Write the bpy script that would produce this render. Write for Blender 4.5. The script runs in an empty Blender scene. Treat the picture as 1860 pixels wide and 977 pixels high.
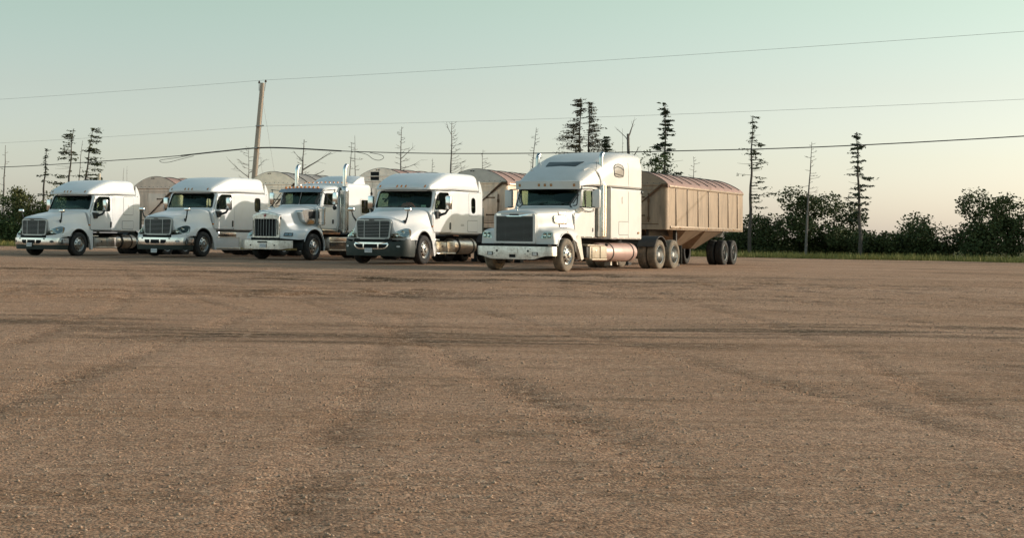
import bpy, bmesh, math, random
import numpy as np
from mathutils import Vector, Matrix
from mathutils.bvhtree import BVHTree
PI = math.pi
SC = bpy.context.scene
COL = SC.collection
R = random.Random(7)

# ------------------------------------------------------------------ camera
cam_d = bpy.data.cameras.new("camera")
cam = bpy.data.objects.new("camera", cam_d)
COL.objects.link(cam)
SC.camera = cam
cam.matrix_world = (Matrix.Translation((0, 0, 0.93946)) @ Matrix.Rotation(PI / 2 + 0.0523574, 4, 'X')
                    @ Matrix.Rotation(0.0141748, 4, 'Z'))
cam_d.sensor_width = 36.0
cam_d.lens = 36.0 * 2799.1 / 1860.0
cam_d.shift_x = (930 - 600) / 1860.0
cam_d.shift_y = -(488.5 - 280.5) / 1860.0
cam_d.clip_end = 3000.0

# ------------------------------------------------------------------ light
SUN_AZ, SUN_EL = math.radians(81.0), math.radians(14.8)     # azimuth clockwise from the view direction
world = bpy.data.worlds.new("World")
SC.world = world
world.use_nodes = True
wn, wl = world.node_tree.nodes, world.node_tree.links
bg = wn["Background"]
sky = wn.new("ShaderNodeTexSky")
sky.sky_type = 'NISHITA'
sky.sun_disc = False
sky.sun_elevation = SUN_EL
sky.sun_rotation = SUN_AZ
sky.air_density = 1.0
sky.dust_density = 1.0
sky.ozone_density = 1.0
tint = wn.new("ShaderNodeMixRGB")          # tint by height above the horizon; brightened higher up as added fill for shaded sides
tint.blend_type = 'MULTIPLY'
tint.inputs[0].default_value = 1.0
tcw = wn.new("ShaderNodeTexCoord")
sep = wn.new("ShaderNodeSeparateXYZ")
wl.new(tcw.outputs["Generated"], sep.inputs[0])
rmp = wn.new("ShaderNodeValToRGB")
wl.new(sep.outputs["Z"], rmp.inputs[0])
el_ = rmp.color_ramp.elements
el_[0].position, el_[0].color = 0.0, (0.84, 0.93, 1.42, 1)
el_[1].position, el_[1].color = 1.0, (0.90, 0.90, 0.70, 1)
for p_, c_ in ((0.05, (0.86, 0.855, 1.01)), (0.094, (0.90, 0.835, 0.82)), (0.157, (0.95, 0.92, 0.71)), (0.30, (1.42, 1.36, 1.02)), (0.55, (1.25, 1.22, 0.93))):
    e_ = el_.new(p_)
    e_.color = (*c_, 1)
wl.new(sky.outputs[0], tint.inputs[1])
wl.new(rmp.outputs[0], tint.inputs[2])
wl.new(tint.outputs[0], bg.inputs[0])
bg.inputs[1].default_value = 0.15
sun_d = bpy.data.lights.new("sun", 'SUN')
sun_d.energy = 2.35
sun_d.angle = math.radians(0.6)
sun_d.color = (1.0, 0.90, 0.80)
sun = bpy.data.objects.new("sun", sun_d)
COL.objects.link(sun)
sd = Vector((math.sin(SUN_AZ) * math.cos(SUN_EL), math.cos(SUN_AZ) * math.cos(SUN_EL), math.sin(SUN_EL)))
sun.rotation_euler = sd.to_track_quat('Z', 'Y').to_euler()
sun.location = (40, 0, 30)
vs = SC.view_settings
vs.view_transform = 'Standard'
vs.look = 'None'
vs.exposure = 0.4
vs.gamma = 1.0
SC.cycles.use_denoising = True
SC.cycles.max_bounces = 8
SC.cycles.transparent_max_bounces = 16

# ------------------------------------------------------------------ materials
def mat(name, col, rough=0.5, metal=0.0, coat=0.0, noise=None, bump=None, spec=None):
    """noise: (scale, second colour, low, high[, stretch]) mixes in a second colour; bump: (scale, strength)"""
    m = bpy.data.materials.new(name)
    m.use_nodes = True
    n, l = m.node_tree.nodes, m.node_tree.links
    b = n["Principled BSDF"]
    b.inputs["Base Color"].default_value = (*col, 1)
    b.inputs["Roughness"].default_value = rough
    b.inputs["Metallic"].default_value = metal
    if spec is not None:
        b.inputs["Specular IOR Level"].default_value = spec
    if coat:
        b.inputs["Coat Weight"].default_value = coat
        b.inputs["Coat Roughness"].default_value = 0.08
    if noise or bump:
        tc = n.new("ShaderNodeTexCoord")
    if noise:
        mp = n.new("ShaderNodeMapping")
        l.new(tc.outputs["Object"], mp.inputs[0])
        if len(noise) > 4:
            mp.inputs["Scale"].default_value = noise[4]
        t = n.new("ShaderNodeTexNoise")
        t.inputs["Scale"].default_value = noise[0]
        t.inputs["Detail"].default_value = 8
        t.inputs["Roughness"].default_value = 0.65
        l.new(mp.outputs[0], t.inputs["Vector"])
        r = n.new("ShaderNodeMapRange")
        r.inputs[1].default_value, r.inputs[2].default_value = noise[2], noise[3]
        l.new(t.outputs[0], r.inputs[0])
        x = n.new("ShaderNodeMixRGB")
        x.inputs[1].default_value = (*col, 1)
        x.inputs[2].default_value = (*noise[1], 1)
        l.new(r.outputs[0], x.inputs[0])
        l.new(x.outputs[0], b.inputs["Base Color"])
    if bump:
        t2 = n.new("ShaderNodeTexNoise")
        t2.inputs["Scale"].default_value = bump[0]
        t2.inputs["Detail"].default_value = 6
        l.new(tc.outputs["Object"], t2.inputs["Vector"])
        bp = n.new("ShaderNodeBump")
        bp.inputs["Strength"].default_value = bump[1]
        bp.inputs["Distance"].default_value = 0.02
        l.new(t2.outputs[0], bp.inputs["Height"])
        l.new(bp.outputs[0], b.inputs["Normal"])
    return m

def glass_mat(name, tintc, rough=0.02):
    m = bpy.data.materials.new(name)
    m.use_nodes = True
    n, l = m.node_tree.nodes, m.node_tree.links
    n.remove(n["Principled BSDF"])
    out = n["Material Output"]
    tr = n.new("ShaderNodeBsdfTransparent")
    tr.inputs[0].default_value = (*tintc, 1)
    gl = n.new("ShaderNodeBsdfGlossy")
    gl.inputs["Roughness"].default_value = rough
    gl.inputs[0].default_value = (0.72, 1.0, 0.84, 1)
    lw = n.new("ShaderNodeLayerWeight")
    lw.inputs[0].default_value = 0.5
    pw_ = n.new("ShaderNodeMath")
    pw_.operation = 'POWER'
    l.new(lw.outputs["Facing"], pw_.inputs[0])
    pw_.inputs[1].default_value = 5.0
    fr = n.new("ShaderNodeMath")
    fr.operation = 'MULTIPLY_ADD'
    l.new(pw_.outputs[0], fr.inputs[0])
    fr.inputs[1].default_value = 0.90
    fr.inputs[2].default_value = 0.045
    mx = n.new("ShaderNodeMixShader")
    l.new(fr.outputs[0], mx.inputs[0])
    l.new(tr.outputs[0], mx.inputs[1])
    l.new(gl.outputs[0], mx.inputs[2])
    l.new(mx.outputs[0], out.inputs[0])
    return m

M = {}
M['white'] = mat('white_truck_paint', (0.82, 0.82, 0.81), 0.42, coat=0.06, noise=(2.2, (0.77, 0.76, 0.735), 0.45, 0.8))
M['white_big'] = mat('old_white_paint', (0.66, 0.65, 0.625), 0.45, coat=0.04, noise=(1.8, (0.61, 0.59, 0.55), 0.42, 0.78))
M['white_dusty'] = mat('dusty_white_paint', (0.74, 0.715, 0.65), 0.45, coat=0.15, noise=(2.0, (0.62, 0.56, 0.46), 0.4, 0.75))
M['chrome'] = mat('chrome', (0.82, 0.82, 0.80), 0.14, 1.0, noise=(5, (0.62, 0.58, 0.54), 0.45, 0.8))
M['dirty_chrome'] = mat('dirty_chrome', (0.70, 0.69, 0.66), 0.34, 1.0, noise=(9, (0.45, 0.42, 0.38), 0.42, 0.72), bump=(30, 0.15))
M['alu'] = mat('aluminium', (0.62, 0.61, 0.58), 0.32, 1.0, noise=(6, (0.42, 0.38, 0.33), 0.42, 0.75))
M['tankmetal'] = mat('tank_aluminium', (0.62, 0.58, 0.54), 0.36, 1.0, noise=(3, (0.42, 0.36, 0.31), 0.42, 0.75), bump=(4, 0.08))
M['dusty_tank'] = mat('dust_coated_tank', (0.52, 0.36, 0.32), 0.50, 0.35, noise=(3, (0.43, 0.29, 0.25), 0.42, 0.75), bump=(4, 0.06))
M['frame'] = mat('grille_frame_metal', (0.45, 0.475, 0.475), 0.38, 0.8)
M['dusty_box'] = mat('dust_coated_aluminium', (0.50, 0.43, 0.33), 0.6, 0.25, noise=(5, (0.36, 0.29, 0.20), 0.4, 0.75))
M['steel'] = mat('stainless_steel', (0.60, 0.60, 0.58), 0.22, 1.0, noise=(4, (0.45, 0.42, 0.38), 0.45, 0.8))
M['wheel'] = mat('polished_wheel', (0.52, 0.52, 0.50), 0.33, 1.0, noise=(12, (0.40, 0.37, 0.33), 0.45, 0.8))
M['slat_bright'] = mat('bright_slat', (0.20, 0.21, 0.21), 0.45, 0.8)
M['slat'] = mat('grille_metal', (0.29, 0.30, 0.30), 0.45, 0.7)
M['black'] = mat('black_plastic', (0.022, 0.024, 0.023), 0.42)
M['bumper_plastic'] = mat('dark_bumper_plastic', (0.022, 0.036, 0.031), 0.5, noise=(4, (0.045, 0.052, 0.044), 0.45, 0.8))
M['dark'] = mat('dark_void', (0.010, 0.010, 0.010), 0.9)
M['chassis'] = mat('chassis_black', (0.020, 0.019, 0.018), 0.65, noise=(5, (0.05, 0.042, 0.034), 0.45, 0.8))
M['rubber'] = mat('tyre_rubber', (0.022, 0.022, 0.022), 0.85, noise=(7, (0.06, 0.052, 0.043), 0.42, 0.75))
M['rubber_dusty'] = mat('dusty_tyre_rubber', (0.15, 0.125, 0.095), 0.9, noise=(5, (0.28, 0.225, 0.165), 0.38, 0.68))
M['seal'] = mat('window_seal', (0.018, 0.018, 0.018), 0.6)
M['gap'] = mat('panel_gap', (0.06, 0.058, 0.054), 0.8)
M['interior'] = mat('cab_interior', (0.075, 0.080, 0.075), 0.8)
M['seat'] = mat('seat_fabric', (0.03, 0.032, 0.034), 0.9)
M['tan'] = mat('tan_curtain', (0.30, 0.22, 0.12), 0.8)
M['glass'] = glass_mat('windshield_glass', (0.50, 0.68, 0.57))
M['glass_dark'] = glass_mat('tinted_side_glass', (0.42, 0.46, 0.38))
M['glass_bronze'] = glass_mat('bronze_glass', (0.42, 0.36, 0.20))
M['smoke'] = mat('smoked_skylight', (0.010, 0.018, 0.014), 0.30, spec=0.2)
M['lens'] = glass_mat('headlamp_lens', (0.86, 0.90, 0.88), 0.03)
M['amber'] = mat('amber_lens', (0.80, 0.26, 0.03), 0.22, coat=0.6)
M['amber_dim'] = mat('dull_amber_lens', (0.42, 0.20, 0.07), 0.3, coat=0.4)
M['red'] = mat('red_enamel', (0.45, 0.03, 0.03), 0.35)
M['plate'] = mat('licence_plate', (0.72, 0.72, 0.70), 0.45, noise=(14, (0.5, 0.5, 0.48), 0.45, 0.7))
M['plate_ink'] = mat('plate_ink', (0.36, 0.38, 0.46), 0.5)
M['grey_ink'] = mat('grey_lettering', (0.33, 0.33, 0.32), 0.6)
M['paper'] = mat('white_paper', (0.78, 0.78, 0.75), 0.8)
M['red_cloth'] = mat('red_cloth', (0.50, 0.07, 0.045), 0.9)
M['badge'] = mat('badge_black', (0.02, 0.02, 0.02), 0.3)
M['mirror_glass'] = mat('mirror_glass', (0.85, 0.87, 0.87), 0.03, 1.0)

# ------------------------------------------------------------------ mesh helpers
class G:
    def __init__(s):
        s.v, s.f = [], []
    def add(s, vs, fs):
        b = len(s.v)
        s.v += [tuple(map(float, p)) for p in vs]
        s.f += [tuple(b + i for i in f) for f in fs]
        return s
    def merge(s, g, mtx=None):
        vs = g.v if mtx is None else [tuple(mtx @ Vector(p)) for p in g.v]
        return s.add(vs, g.f)
    def box(s, c, d, rot=None):
        x, y, z = d[0] / 2, d[1] / 2, d[2] / 2
        vs = [Vector(p) for p in ((-x, -y, -z), (x, -y, -z), (x, y, -z), (-x, y, -z), (-x, -y, z), (x, -y, z), (x, y, z), (-x, y, z))]
        if rot is not None:
            vs = [rot @ p for p in vs]
        vs = [p + Vector(c) for p in vs]
        return s.add(vs, [(3, 2, 1, 0), (4, 5, 6, 7), (0, 1, 5, 4), (1, 2, 6, 5), (2, 3, 7, 6), (3, 0, 4, 7)])
    def bb(s, x0, x1, y0, y1, z0, z1):
        return s.box(((x0 + x1) / 2, (y0 + y1) / 2, (z0 + z1) / 2), (abs(x1 - x0), abs(y1 - y0), abs(z1 - z0)))
    def rbox(s, c, d, b=0.02, rot=None):
        """box with bevelled edges (26-vertex rounded cube)"""
        x, y, z = d[0] / 2, d[1] / 2, d[2] / 2
        b = min(b, x * .95, y * .95, z * .95)
        bm = bmesh.new()
        bmesh.ops.create_cube(bm, size=1.0)
        for v in bm.verts:
            v.co = Vector((v.co.x * d[0], v.co.y * d[1], v.co.z * d[2]))
        bmesh.ops.bevel(bm, geom=bm.edges[:], offset=b, segments=2, profile=0.5, affect='EDGES')
        bm.verts.index_update()
        vs = [v.co.copy() for v in bm.verts]
        if rot is not None:
            vs = [rot @ p for p in vs]
        vs = [p + Vector(c) for p in vs]
        fs = [tuple(v.index for v in f.verts) for f in bm.faces]
        bm.free()
        return s.add(vs, fs)
    def loft(s, rings, closed=True, caps=True):
        n = len(rings[0])
        vs = [p for r in rings for p in r]
        fs = []
        for i in range(len(rings) - 1):
            for j in range(n if closed else n - 1):
                k = (j + 1) % n
                fs.append((i * n + j, i * n + k, (i + 1) * n + k, (i + 1) * n + j))
        if caps and closed:
            fs.append(tuple(reversed(range(n))))
            fs.append(tuple((len(rings) - 1) * n + j for j in range(n)))
        return s.add(vs, fs)
    def tube(s, pts, r, n=8, caps=True):
        pts = [Vector(p) for p in pts]
        rs = r if isinstance(r, (list, tuple)) else [r] * len(pts)
        t0 = (pts[1] - pts[0]).normalized()
        a = t0.orthogonal().normalized()
        rings = []
        for i, p in enumerate(pts):
            t = (pts[min(i + 1, len(pts) - 1)] - pts[max(i - 1, 0)]).normalized()
            a = (a - t * a.dot(t))
            a = a.normalized() if a.length > 1e-6 else t.orthogonal().normalized()
            b = t.cross(a)
            rings.append([p + (a * math.cos(2 * PI * k / n) + b * math.sin(2 * PI * k / n)) * rs[i] for k in range(n)])
        return s.loft(rings, True, caps)
    def cyl(s, p0, p1, r, n=16, r2=None):
        return s.tube([p0, p1], [r, r if r2 is None else r2], n)
    def lathe(s, prof, n=32, axis='y', o=(0, 0, 0), cap=False):
        """prof: (radius, height along axis)"""
        rings = []
        for r, h in prof:
            ring = []
            for k in range(n):
                a = 2 * PI * k / n
                c, q = r * math.cos(a), r * math.sin(a)
                p = (c, h, q) if axis == 'y' else ((h, c, q) if axis == 'x' else (c, q, h))
                ring.append((p[0] + o[0], p[1] + o[1], p[2] + o[2]))
            rings.append(ring)
        return s.loft(rings, True, cap)
    def prism(s, outline, fn, t0, t1):
        """outline (u,v) list; fn(u,v,t) -> point"""
        n = len(outline)
        vs = [fn(u, v, t0) for u, v in outline] + [fn(u, v, t1) for u, v in outline]
        fs = [tuple(reversed(range(n))), tuple(range(n, 2 * n))]
        fs += [(i, (i + 1) % n, n + (i + 1) % n, n + i) for i in range(n)]
        return s.add(vs, fs)
    def mesh(s, name, m=None, smooth=True, ang=35):
        me = bpy.data.meshes.new(name)
        me.from_pydata(s.v, [], s.f)
        bm = bmesh.new()
        bm.from_mesh(me)
        bmesh.ops.recalc_face_normals(bm, faces=bm.faces[:])
        bm.to_mesh(me)
        bm.free()
        if m is not None:
            me.materials.append(m)
        if smooth:
            me.polygons.foreach_set('use_smooth', [True] * len(me.polygons))
            me.set_sharp_from_angle(angle=math.radians(ang))
        return me

def ob(name, g, m, parent=None, smooth=True, ang=35, loc=None, rot=None, **pr):
    me = g if isinstance(g, bpy.types.Mesh) else g.mesh(name, m, smooth, ang)
    o = bpy.data.objects.new(name, me)
    COL.objects.link(o)
    if parent is not None:
        o.parent = parent
    if loc is not None:
        o.location = loc
    if rot is not None:
        o.rotation_euler = rot
    for k, v in pr.items():
        o[k] = v
    return o

def empty(name, loc, rz=0.0, **pr):
    o = bpy.data.objects.new(name, None)
    COL.objects.link(o)
    o.empty_display_size = 0.3
    o.location = loc
    o.rotation_euler = (0, 0, rz)
    for k, v in pr.items():
        o[k] = v
    return o

def smooth01(t):
    t = max(0.0, min(1.0, t))
    return t * t * (3 - 2 * t)

def pchip(keys, x):
    """keys sorted by key[0]; linear-safe monotone cubic on vectors"""
    if x <= keys[0][0]:
        return np.array(keys[0][1], float)
    if x >= keys[-1][0]:
        return np.array(keys[-1][1], float)
    for i in range(len(keys) - 1):
        if keys[i][0] <= x <= keys[i + 1][0]:
            break
    K = [(k[0], np.array(k[1], float)) for k in keys]
    def slope(j):
        if j == 0 or j == len(K) - 1:
            a, b = (0, 1) if j == 0 else (len(K) - 2, len(K) - 1)
            return (K[b][1] - K[a][1]) / (K[b][0] - K[a][0])
        h0, h1 = K[j][0] - K[j - 1][0], K[j + 1][0] - K[j][0]
        d0, d1 = (K[j][1] - K[j - 1][1]) / h0, (K[j + 1][1] - K[j][1]) / h1
        with np.errstate(divide='ignore', invalid='ignore'):
            w = (h0 + h1) * 2 * 1.5 / ((2 * h1 + h0) / d0 + (h1 + 2 * h0) / d1)
        return np.where(d0 * d1 > 0, np.nan_to_num(w), 0.0)
    h = K[i + 1][0] - K[i][0]
    t = (x - K[i][0]) / h
    m0, m1 = slope(i) * h, slope(i + 1) * h
    return ((2 * t**3 - 3 * t**2 + 1) * K[i][1] + (t**3 - 2 * t**2 + t) * m0 + (-2 * t**3 + 3 * t**2) * K[i + 1][1] + (t**3 - t**2) * m1)

def catmull(P, n):
    P = [np.array(p, float) for p in P]
    out = []
    for i in range(len(P) - 1):
        p0, p1, p2, p3 = P[max(i - 1, 0)], P[i], P[i + 1], P[min(i + 2, len(P) - 1)]
        if i == 0:
            p0 = p1 - (p2 - p1)
        for k in range(n):
            t = k / n
            a = 0.5 * (2 * p1 + (p2 - p0) * t + (2 * p0 - 5 * p1 + 4 * p2 - p3) * t * t + (3 * p1 - p0 - 3 * p2 + p3) * t**3)
            out.append(a)
    out.append(P[-1])
    return out

def rpoly(pts, r, n=5):
    """round the corners of a polygon; r one radius or a list"""
    out = []
    N = len(pts)
    rs = r if isinstance(r, (list, tuple)) else [r] * N
    for i in range(N):
        p0, p, p1 = (Vector(pts[(i + k) % N]).to_2d() for k in (-1, 0, 1))
        a, b = (p0 - p), (p1 - p)
        q = min(rs[i], a.length * .48, b.length * .48)
        A, B = p + a.normalized() * q, p + b.normalized() * q
        for k in range(n + 1):
            t = k / n
            out.append(tuple(A * (1 - t)**2 + p * 2 * t * (1 - t) + B * t * t))
    return out

def rrect(u0, v0, u1, v1, r, n=5):
    return rpoly([(u0, v0), (u1, v0), (u1, v1), (u0, v1)], r, n)

def bvh_of(g):
    return BVHTree.FromPolygons([Vector(p) for p in g.v], g.f)

def cast(bvh, o, d):
    h = bvh.ray_cast(Vector(o), Vector(d).normalized())
    return h

def patch(bvh, pts, d, off=0.004, thick=0.02, rings=(1.0, 0.7, 0.4), g=None):
    """panel that follows the body: outline points cast along d on to the body, pushed out by off, with an edge going in"""
    g = g or G()
    d = Vector(d).normalized()
    pts = [Vector(p) for p in pts]
    c = sum(pts, Vector()) / len(pts)
    def hit(p):
        h = bvh.ray_cast(p, d)
        if h[0] is None:
            h = bvh.find_nearest(p)
        return h[0] - d * off
    n = len(pts)
    last = None
    R_ = [[hit(c + (p - c) * s) for p in pts] for s in rings]
    edge = [p + d * (thick + off) for p in R_[0]]
    allr = [edge] + R_
    vs = [p for r in allr for p in r] + [hit(c)]
    fs = []
    for i in range(len(allr) - 1):
        for j in range(n):
            k = (j + 1) % n
            fs.append((i * n + j, i * n + k, (i + 1) * n + k, (i + 1) * n + j))
    b = (len(allr) - 1) * n
    for j in range(n):
        fs.append((b + j, b + (j + 1) % n, len(vs) - 1))
    return g.add(vs, fs)

def dense(outline, step=.05):
    """more points along the edges, for outlines laid on curved faces"""
    out = []
    for i in range(len(outline)):
        p, q = Vector(outline[i]), Vector(outline[(i + 1) % len(outline)])
        k = max(1, int((q - p).length / step))
        out += [tuple(p.lerp(q, j / k)) for j in range(k)]
    return out

def sheet(fn, half, z0, z1, o0, o1, n=16):
    """curved backing plate between z0 and z1, half(z) wide"""
    rings = []
    for i in range(n + 1):
        t = -1 + 2 * i / n
        rings.append([fn(t * half(z0), z0, o0), fn(t * half(z1), z1, o0), fn(t * half(z1), z1, o1), fn(t * half(z0), z0, o1)])
    return G().loft(rings)

def side(outline, y=2.0):
    return [(u, y, v) for u, v in outline]

def grow(outline, e):
    """grow an outline by e"""
    P = [Vector(p) for p in outline]
    n = len(P)
    area = sum(P[i].x * P[(i + 1) % n].y - P[(i + 1) % n].x * P[i].y for i in range(n))
    sg = 1 if area > 0 else -1
    out = []
    for i in range(n):
        t = (P[(i + 1) % n] - P[i - 1])
        t = t.normalized() if t.length > 1e-9 else Vector((1, 0))
        nrm = Vector((t.y, -t.x)) * sg
        out.append(tuple(P[i] + nrm * e))
    return out

def cut(outer, mo, cutters):
    """outer G minus cutters [(G, material)] -> mesh"""
    objs = []
    me = outer.mesh('cab', mo)
    o = bpy.data.objects.new('tmp', me)
    COL.objects.link(o)
    for g, m in cutters:
        c = bpy.data.objects.new('tmpc', g.mesh('cut', m, False))
        COL.objects.link(c)
        objs.append(c)
        md = o.modifiers.new('b', 'BOOLEAN')
        md.operation = 'DIFFERENCE'
        md.solver = 'EXACT'
        md.object = c
        md.material_mode = 'TRANSFER'
    dg = bpy.context.evaluated_depsgraph_get()
    dg.update()
    res = bpy.data.meshes.new_from_object(o.evaluated_get(dg))
    for x in objs + [o]:
        bpy.data.objects.remove(x, do_unlink=True)
    res.polygons.foreach_set('use_smooth', [True] * len(res.polygons))
    res.set_sharp_from_angle(angle=math.radians(32))
    return res
# ------------------------------------------------------------------ lofted bodies (x forward from the front axle, y to the driver's left, z up)
def cab_half(zt, wt, rc, wb, zb, zlo=1.6, zhi=2.5, crown=0.03, bin_=0.04):
    zc = zt - crown - rc
    P = []
    for k in range(9):
        y = (wt - rc) * k / 8
        P.append((y, zt - crown * (y / wt)**2))
    for k in range(1, 9):
        a = PI / 2 * k / 8
        P.append((wt - rc + rc * math.sin(a), zt - crown - rc * (1 - math.cos(a))))
    zl = zb + bin_
    for k in range(1, 15):
        z = zc + (zl - zc) * k / 14
        if zc > zlo + .05:
            y = wb + (wt - wb) * smooth01((z - zlo) / (min(zhi, zc) - zlo))
        else:
            y = wt + (wb - wt) * min(1, (zc - z) / .25)
        P.append((y, z))
    P.append((wb - bin_, zb))
    P.append((0, zb))
    return P

def ring_of(half, xf):
    """xf(y,z)->x ; closed ring"""
    r = [(xf(y, z), y, z) for y, z in half]
    r += [(xf(y, z), -y, z) for y, z in reversed(half[1:-1])]
    return r

def cab_loft(keys, xs, bulge=0.12, b0=-2.2, b1=-1.1, zlo=1.6, zhi=2.5, inset=0.0, zbi=None, crown=0.03):
    """keys: (x, (zt, wt, rc, wb, zb))"""
    g = G()
    keys = sorted(keys)
    rings = []
    for x in xs:
        zt, wt, rc, wb, zb = pchip(keys, x)
        if inset:
            zt, wt, wb = zt - inset, wt - inset, wb - inset
            zb = zbi if zbi is not None else zb + inset
        h = cab_half(zt, wt, max(.02, rc), wb, zb, zlo, zhi, crown)
        w = smooth01((x - b0) / (b1 - b0))
        rings.append(ring_of(h, lambda y, z, x=x, w=w: x + bulge * w * (1 - (y / 1.1)**2)))
    return g.loft(rings)

def hood_loft(keys, xs, sweep=0.42, sx0=0.3, sx1=1.38, arch=(0.0, 0.50, 0.60), rear=0.0, n=4, cap=True):
    keys = sorted(keys)
    g = G()
    rings = []
    ax, az, ar = arch
    for x in xs:
        C = pchip(keys, x)
        P = catmull(C, n)
        w = max(0.0, min(1.0, (x - sx0) / (sx1 - sx0)))**1.5
        wr = smooth01((0.2 - x) / 0.8)
        half = []
        za = az + math.sqrt(max(0, ar**2 - (x - ax)**2)) if abs(x - ax) < ar else 0
        for y, z in P:
            if y > 0.72:
                z = max(z, za)
            half.append((max(y, 0), z))
        def xf(y, z):
            return x - sweep * w * (y / 1.2)**2 + rear * wr * (1 - (y / 1.1)**2)
        r = [(xf(y, z), y, z) for y, z in reversed(half)] + [(xf(y, z), -y, z) for y, z in half[1:]]
        rings.append(r)
    g.loft(rings, closed=False, caps=False)
    if cap:
        n0 = len(rings[-1])
        b = len(g.v) - n0
        top = list(range(n0))
        # nose cap: strips between left and right halves so that it follows the sweep
        h = n0 // 2
        for j in range(h):
            a0, a1, c0, c1 = b + j, b + j + 1, b + n0 - 1 - j, b + n0 - 2 - j
            g.f.append((a0, a1, c1, c0) if a1 != c1 else (a0, a1, c0))
    return g

def xs_hood(x0, x1, ar=0.6, ax=0.0):
    base = list(np.linspace(x0, x1, 26))
    for e in (ax - ar, ax + ar):
        base += [e + d for d in (-.012, 0.0, .012, .035, -.035, .075, -.075) if x0 < e + d < x1]
    return sorted(set(round(b, 4) for b in base))

# ------------------------------------------------------------------ wheels
CACHE = {}
def cached(key, fn):
    if key not in CACHE:
        CACHE[key] = fn()
    return CACHE[key]

def tyre_mesh(m, key):
    def f():
        p = [(.285, -.115), (.30, -.135), (.36, -.150), (.43, -.143), (.462, -.128), (.474, -.105), (.480, -.085),
             (.480, -.062), (.468, -.060), (.468, -.048), (.481, -.046), (.482, -.012), (.469, -.010), (.469, .010), (.482, .012),
             (.481, .046), (.468, .048), (.468, .060), (.480, .062), (.480, .085), (.474, .105), (.462, .128), (.43, .143), (.36, .150),
             (.34, .1475), (.335, .152), (.325, .1475), (.30, .135), (.285, .115)]
        return G().lathe(p, 48).mesh('tyre', m, True, 50)
    return cached('tyre' + key, f)

def disc_with_holes(prof, r0, r1, nh, n=80):
    """lathe disc profile; cells between radii r0..r1 are left out at nh round the circle"""
    g = G()
    rings = [[(r * math.cos(2 * PI * k / n), h, r * math.sin(2 * PI * k / n)) for k in range(n)] for r, h in prof]
    g.v = [p for r in rings for p in r]
    per = n // nh
    for i in range(len(prof) - 1):
        rm = (prof[i][0] + prof[i + 1][0]) / 2
        for j in range(n):
            q = j % per
            inside = r0 < rm < r1
            edge = abs(rm - (r0 + r1) / 2) > (r1 - r0) * .30
            if inside and (q in ((per // 2 - 1, per // 2) if edge else (per // 2 - 2, per // 2 - 1, per // 2, per // 2 + 1))):
                continue
            k = (j + 1) % n
            g.f.append((i * n + j, i * n + k, (i + 1) * n + k, (i + 1) * n + j))
    return g

def rim_mesh(kind):
    def f():
        if kind == 'steer':
            p = [(.292, .132), (.284, .138), (.276, .130), (.270, .100), (.262, .085), (.250, .088), (.236, .096), (.229, .102), (.219, .109), (.206, .117), (.192, .125),
                 (.183, .131), (.170, .140), (.150, .150), (.125, .154), (.10, .155)]
            return disc_with_holes(p, .184, .231, 10).mesh('rim', M['wheel'], True, 40)
        p = [(.292, .132), (.284, .138), (.274, .130), (.266, .06), (.262, -.02), (.250, -.040), (.232, -.046), (.222, -.048), (.212, -.050), (.200, -.052),
             (.188, -.054), (.170, -.056), (.14, -.058), (.10, -.058)]
        return disc_with_holes(p, .187, .234, 10).mesh('rim', M['wheel'], True, 40)
    return cached('rim' + kind, f)

def hub_mesh(kind, m, key):
    def f():
        g = G()
        b = .150 if kind == 'steer' else -.058
        e = .215 if kind == 'steer' else .105
        g.lathe([(.118, b), (.115, b + .012), (.088, b + .016), (.082, e - .02), (.070, e - .003), (.0, e)], 24)
        for k in range(10):
            a = 2 * PI * (k + .5) / 10
            c = Vector((math.cos(a) * .141, 0, math.sin(a) * .141))
            g.cyl(c + Vector((0, b - .01, 0)), c + Vector((0, b + .04, 0)), .0145, 6)
        return g.mesh('hub', m, True, 40)
    return cached('hub' + kind + key, f)

def drum_mesh():
    return cached('drum', lambda: G().lathe([(.28, .08), (.28, -.13), (.0, -.13)], 24).mesh('brake_drum', M['chassis']))

def wheel(parent, x, y, kind='steer', tyre='rubber', hubm='wheel', rz=0.0, label=None):
    """y > 0: left hand side"""
    w = empty('wheel', (x, y, .482), (0 if y > 0 else PI) + rz)
    w.parent = parent
    if label:
        w['label'] = label
    ob('tyre', tyre_mesh(M[tyre], tyre), None, w)
    ob('rim', rim_mesh(kind), None, w)
    ob('hub', hub_mesh(kind, M[hubm], hubm), None, w)
    ob('brake_drum', drum_mesh(), None, w)
    if kind == 'drive':
        ob('inner_tyre', tyre_mesh(M[tyre], tyre), None, w, loc=(0, -.33, 0))
    return w

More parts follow.
